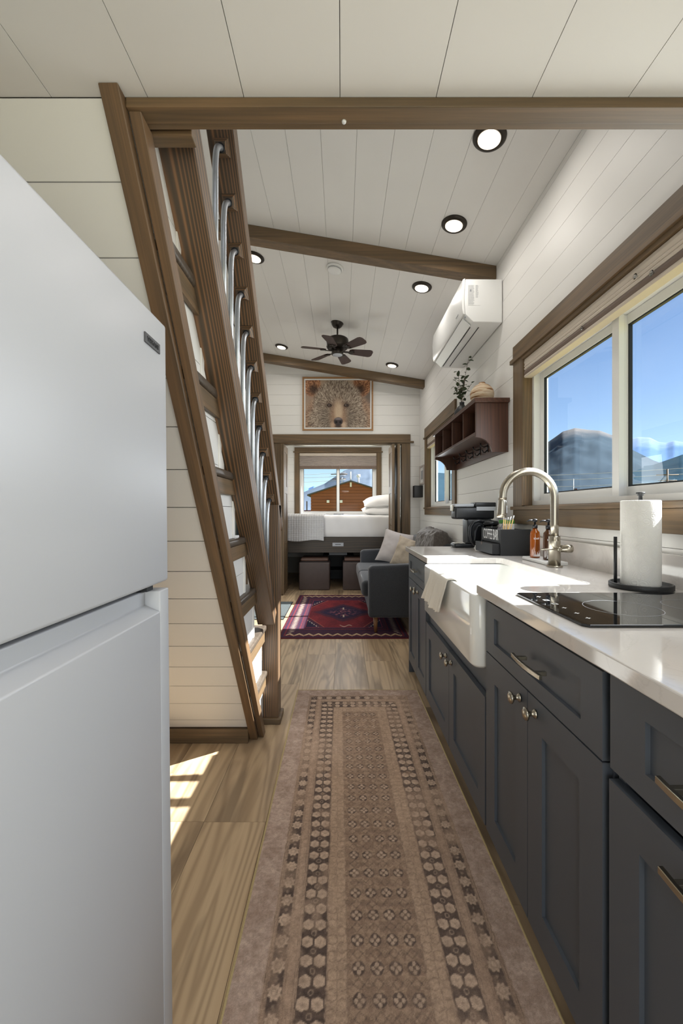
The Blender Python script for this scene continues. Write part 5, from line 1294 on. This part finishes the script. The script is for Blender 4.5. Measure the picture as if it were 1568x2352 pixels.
range_('mountain', 'mtn', 'rounded blue forested mountain seen through the big kitchen window', prof([(1080, 60), (1180, 118), (1225, 140), (1273, 172), (1292, 186), (1320, 194), (1350, 190), (1378, 188), (1405, 178), (1440, 150), (1500, 120), (1568, 96), (1800, 60)], D1), D1, 700, 3, .10)
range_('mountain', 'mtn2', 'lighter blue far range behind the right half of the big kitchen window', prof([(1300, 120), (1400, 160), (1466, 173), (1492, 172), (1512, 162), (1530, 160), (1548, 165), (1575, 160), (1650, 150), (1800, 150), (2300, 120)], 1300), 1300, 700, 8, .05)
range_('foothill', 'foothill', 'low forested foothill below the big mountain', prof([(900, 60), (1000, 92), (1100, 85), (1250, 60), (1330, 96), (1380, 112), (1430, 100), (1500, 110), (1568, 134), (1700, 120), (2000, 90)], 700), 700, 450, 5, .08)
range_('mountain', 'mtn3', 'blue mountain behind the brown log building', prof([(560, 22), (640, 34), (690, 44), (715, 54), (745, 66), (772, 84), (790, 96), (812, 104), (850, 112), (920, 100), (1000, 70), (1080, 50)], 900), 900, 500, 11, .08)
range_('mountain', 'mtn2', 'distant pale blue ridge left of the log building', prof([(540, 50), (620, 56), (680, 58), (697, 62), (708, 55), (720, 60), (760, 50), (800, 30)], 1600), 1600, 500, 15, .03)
# log-sided building
def building():
    Yb = 30; sc = 1.0; xl, xa, xr = -2.25, .67, 4.05; zl, za, zr = 2.42, 3.38, 2.30
    t = thing('log_building', 'brown log-sided building with a low gable, seen through the bedroom window', 'building', (xa, Yb, -.85))
    MAT['log'] = wood('log_siding', (104, 58, 34), (134, 78, 46), (160, 98, 60), 'X', 1.2, 8, .6, .8, .4)
    box('core', 'gasket', (xl+.05, xr-.05, Yb+.06, Yb+8, -.85, zl-.15), t)
    obj('gable_core', MB().prism([(xl+.05, zl-.16), (xr-.05, zr-.16), (xa, za-.05)], lambda a, b, q: (a, q, b), Yb+.06, Yb+8), 'gasket', t)
    z = -.85
    while z < za:
        a, b = z, min(z+.225, za)
        p = [(xl, a+.012), (xr, a+.012), (xr, b-.0), (xl, b-.0)]
        p = clip(p, -(za-zl)/(xa-xl), 1, za-(za-zl)/(xa-xl)*xa); p = clip(p, (za-zr)/(xr-xa), 1, za+(za-zr)/(xr-xa)*xa)
        if len(p) >= 3: obj('log', MB().prism(p, lambda a_, b_, q: (a_, q, b_), Yb, Yb+.055), 'log', t, .012)
        z += .225
    for (x0, z0, x1, z1) in ((xl-.25, zl-.08, xa, za), (xa, za, xr+.25, zr-.08)):
        obj('roof_edge', MB().add([(x0, Yb-.3, z0), (x1, Yb-.3, z1), (x1, Yb+8, z1), (x0, Yb+8, z0), (x0, Yb-.3, z0+.09), (x1, Yb-.3, z1+.09), (x1, Yb+8, z1+.09), (x0, Yb+8, z0+.09)],
            [(0, 1, 2, 3), (4, 5, 6, 7), (0, 1, 5, 4), (1, 2, 6, 5), (2, 3, 7, 6), (3, 0, 4, 7)]), 'ink', t)
    v = box('vent', 'frame', (-.85, -.22, Yb-.05, Yb-.001, .95, 1.25), t)
    for k in range(5): box('slat', 'gasket', (-.77+.11*k, -.69+.11*k, Yb-.07, Yb-.051, 1.0, 1.2), v)
    for x in (-1.08, -.12+.0):
        l = box('wall_lamp', 'plate', (x, x+.19, Yb-.1, Yb-.001, 1.83, 2.02), t)
    for x, z0, z1, r in ((.05, 3.15, 3.72, .055), (.68, 3.35, 4.15, .045), (1.26, 3.2, 3.9, .07)):
        obj('flue', MB().lathe([(r, z0), (r, z1)], (x, Yb+.5, 0), seg=12), 'plate', t)
    obj('flue_cap', MB().lathe([(.14, 3.75), (.14, 3.95), (.05, 3.97)], (1.26, Yb+.5, 0), seg=12), 'plate', t)
    obj('flue_cap', MB().box(.62, .74, Yb-.08, Yb-.001, 3.0, 3.32), 'plate', t)
    box('side_post', 'trimZ', (xl-.5, xl-.42, Yb+2, Yb+2.1, -.85, 2.0), t); 
    box('small_house_wall', 'green', (-4.35, -3.6, 40, 42, -.85, .95)) if False else None
building()
t = thing('shed', 'tiny pale-green shed in the field left of the log building', 'shed', (-4.4, 45, -.85))
box('wall', 'plate', (-4.0, -3.2, 45, 46, -.85, 1.15), t); box('door', 'green', (-3.75, -3.5, 44.97, 44.999, -.8, .6), t); box('roof', 'redback', (-4.1, -3.1, 44.9, 46.1, 1.151, 1.35), t)
# utility poles
def pole(x, y, h, label, arms=True):
    t = thing('utility_pole', label, 'utility pole', (x, y, -.85)); obj('pole', MB().lathe([(.14, -.85), (.1, h)], (x, y, 0), seg=10), 'stem', t)
    if arms:
        obj('crossarm', MB().tube([(x-1.2, y+.2, h-.7), (x+1.2, y-.2, h-.7)], .07, 6), 'stem', t); obj('crossarm', MB().tube([(x-1.0, y+.2, h-1.4), (x+1.0, y-.2, h-1.4)], .06, 6), 'stem', t)
pole(-.35, 60, 7.4, 'thin utility pole behind the log building'); pole(39.8, 50, 6.4, 'utility pole with crossarms outside the right pane of the kitchen window')
for k, (z0, z1) in enumerate(((6.5, 6.3), (5.8, 5.6), (4.9, 4.7))):
    m = MB(); pts = [(18+i*4.9, 62-i*2.6, (z0 if i == 0 else z0)-1.2*math.sin(PI*((i % 5)/5))*.25) for i in range(11)]
    obj('power_line', m.tube(pts, .03, 5), 'mark', None, label='thin power line crossing the view, %s of three outside the kitchen window' % ('topmost', 'middle', 'lowest')[k], cat='power line')
for k, z_ in enumerate((7.0, 6.5, 5.9)):
    obj('power_line', MB().tube([(-12+i*1.4, 60, z_+.0*i-.35*math.sin(PI*i/9)) for i in range(10)], .025, 5), 'mark', None, label='thin power line above the log building, %s of three' % ('topmost', 'middle', 'lowest')[k], cat='power line')
t = thing('flagpole', 'distant white flagpole with a limp red, white and blue flag', 'flagpole', (34, 60, -.85))
obj('pole', MB().lathe([(.07, -.85), (.05, 6.0)], (34, 60, 0), seg=8), 'plate', t); f = box('flag', 'redback', (34.06, 34.5, 59.95, 60.0, 3.2, 4.6), t); box('canton', 'cab_in', (34.06, 34.3, 59.93, 59.949, 4.0, 4.6), f)
t = thing('hoop_frame', 'white curved hoops of an open greenhouse frame outside the kitchen window', 'hoop frame', (25, 26, -.85))
for k in range(3):
    obj('hoop', MB().tube([(22.5+k*.9+2.6*(1-math.cos(PI*i/14)), 27-k*1.0, -.85+4.0*math.sin(PI*i/14)**.8) for i in range(15)], .045, 8), 'plate', t)
def blob_tree(name, label, c, r, n, seed, col='leafbush', trunk=True, lf_=.16):
    rnd = random.Random(seed); t = thing(name, label, 'tree', c); m = MB()
    for _ in range(n):
        while True:
            p = Vector((rnd.uniform(-1, 1), rnd.uniform(-1, 1), rnd.uniform(-1, 1)))
            if .35 < p.length < 1: break
        q = Vector((c[0]+p.x*r[0], c[1]+p.y*r[1], c[2]+r[2]*1.15+p.z*r[2])); a = Vector((rnd.gauss(0, 1), rnd.gauss(0, 1), rnd.gauss(0, 1))).normalized(); b = a.cross(Vector((rnd.gauss(0, 1), rnd.gauss(0, 1), 1))).normalized(); s = lf_*rnd.uniform(.6, 1.4)
        m.add([q-a*s, q+b*s*.6, q+a*s, q-b*s*.6], [(0, 1, 2, 3)])
    obj('foliage', m, col, t, kind='stuff', fix=False)
    if trunk: obj('trunk', MB().tube([(c[0], c[1], c[2]), (c[0], c[1], c[2]+r[2]*1.2)], [.12, .08], 8), 'stem', t)
MAT['leafbush'] = plain('yellow_green_foliage', (108, 134, 52), .8, var=.4, nscale=1.5)  # yellow-green leaf colour with random variation
blob_tree('bush', 'round green tree in the field outside the left pane of the kitchen window', (33, 52, -.85), (2.3, 1.8, 1.9), 2600, 1, lf_=.28)
blob_tree('leafy_tree', 'bright green tree outside the glass entry door', (-3.9, 13.5, -.85), (2.2, 1.6, 2.1), 5000, 2, lf_=.11)
box('gravel_bank', 'plate', (-7, -2.6, 11.2, 11.5, -.85, -.3), label='pale low wall outside the entry door', cat='wall')
MAT['lawn'] = plain('green_lawn', (96, 128, 58), .9, var=.25, nscale=1)
box('lawn', 'lawn', (-9, -1.6, 2, 11, -.8495, -.80), label='green lawn outside the entry door', cat='lawn', kind='stuff')
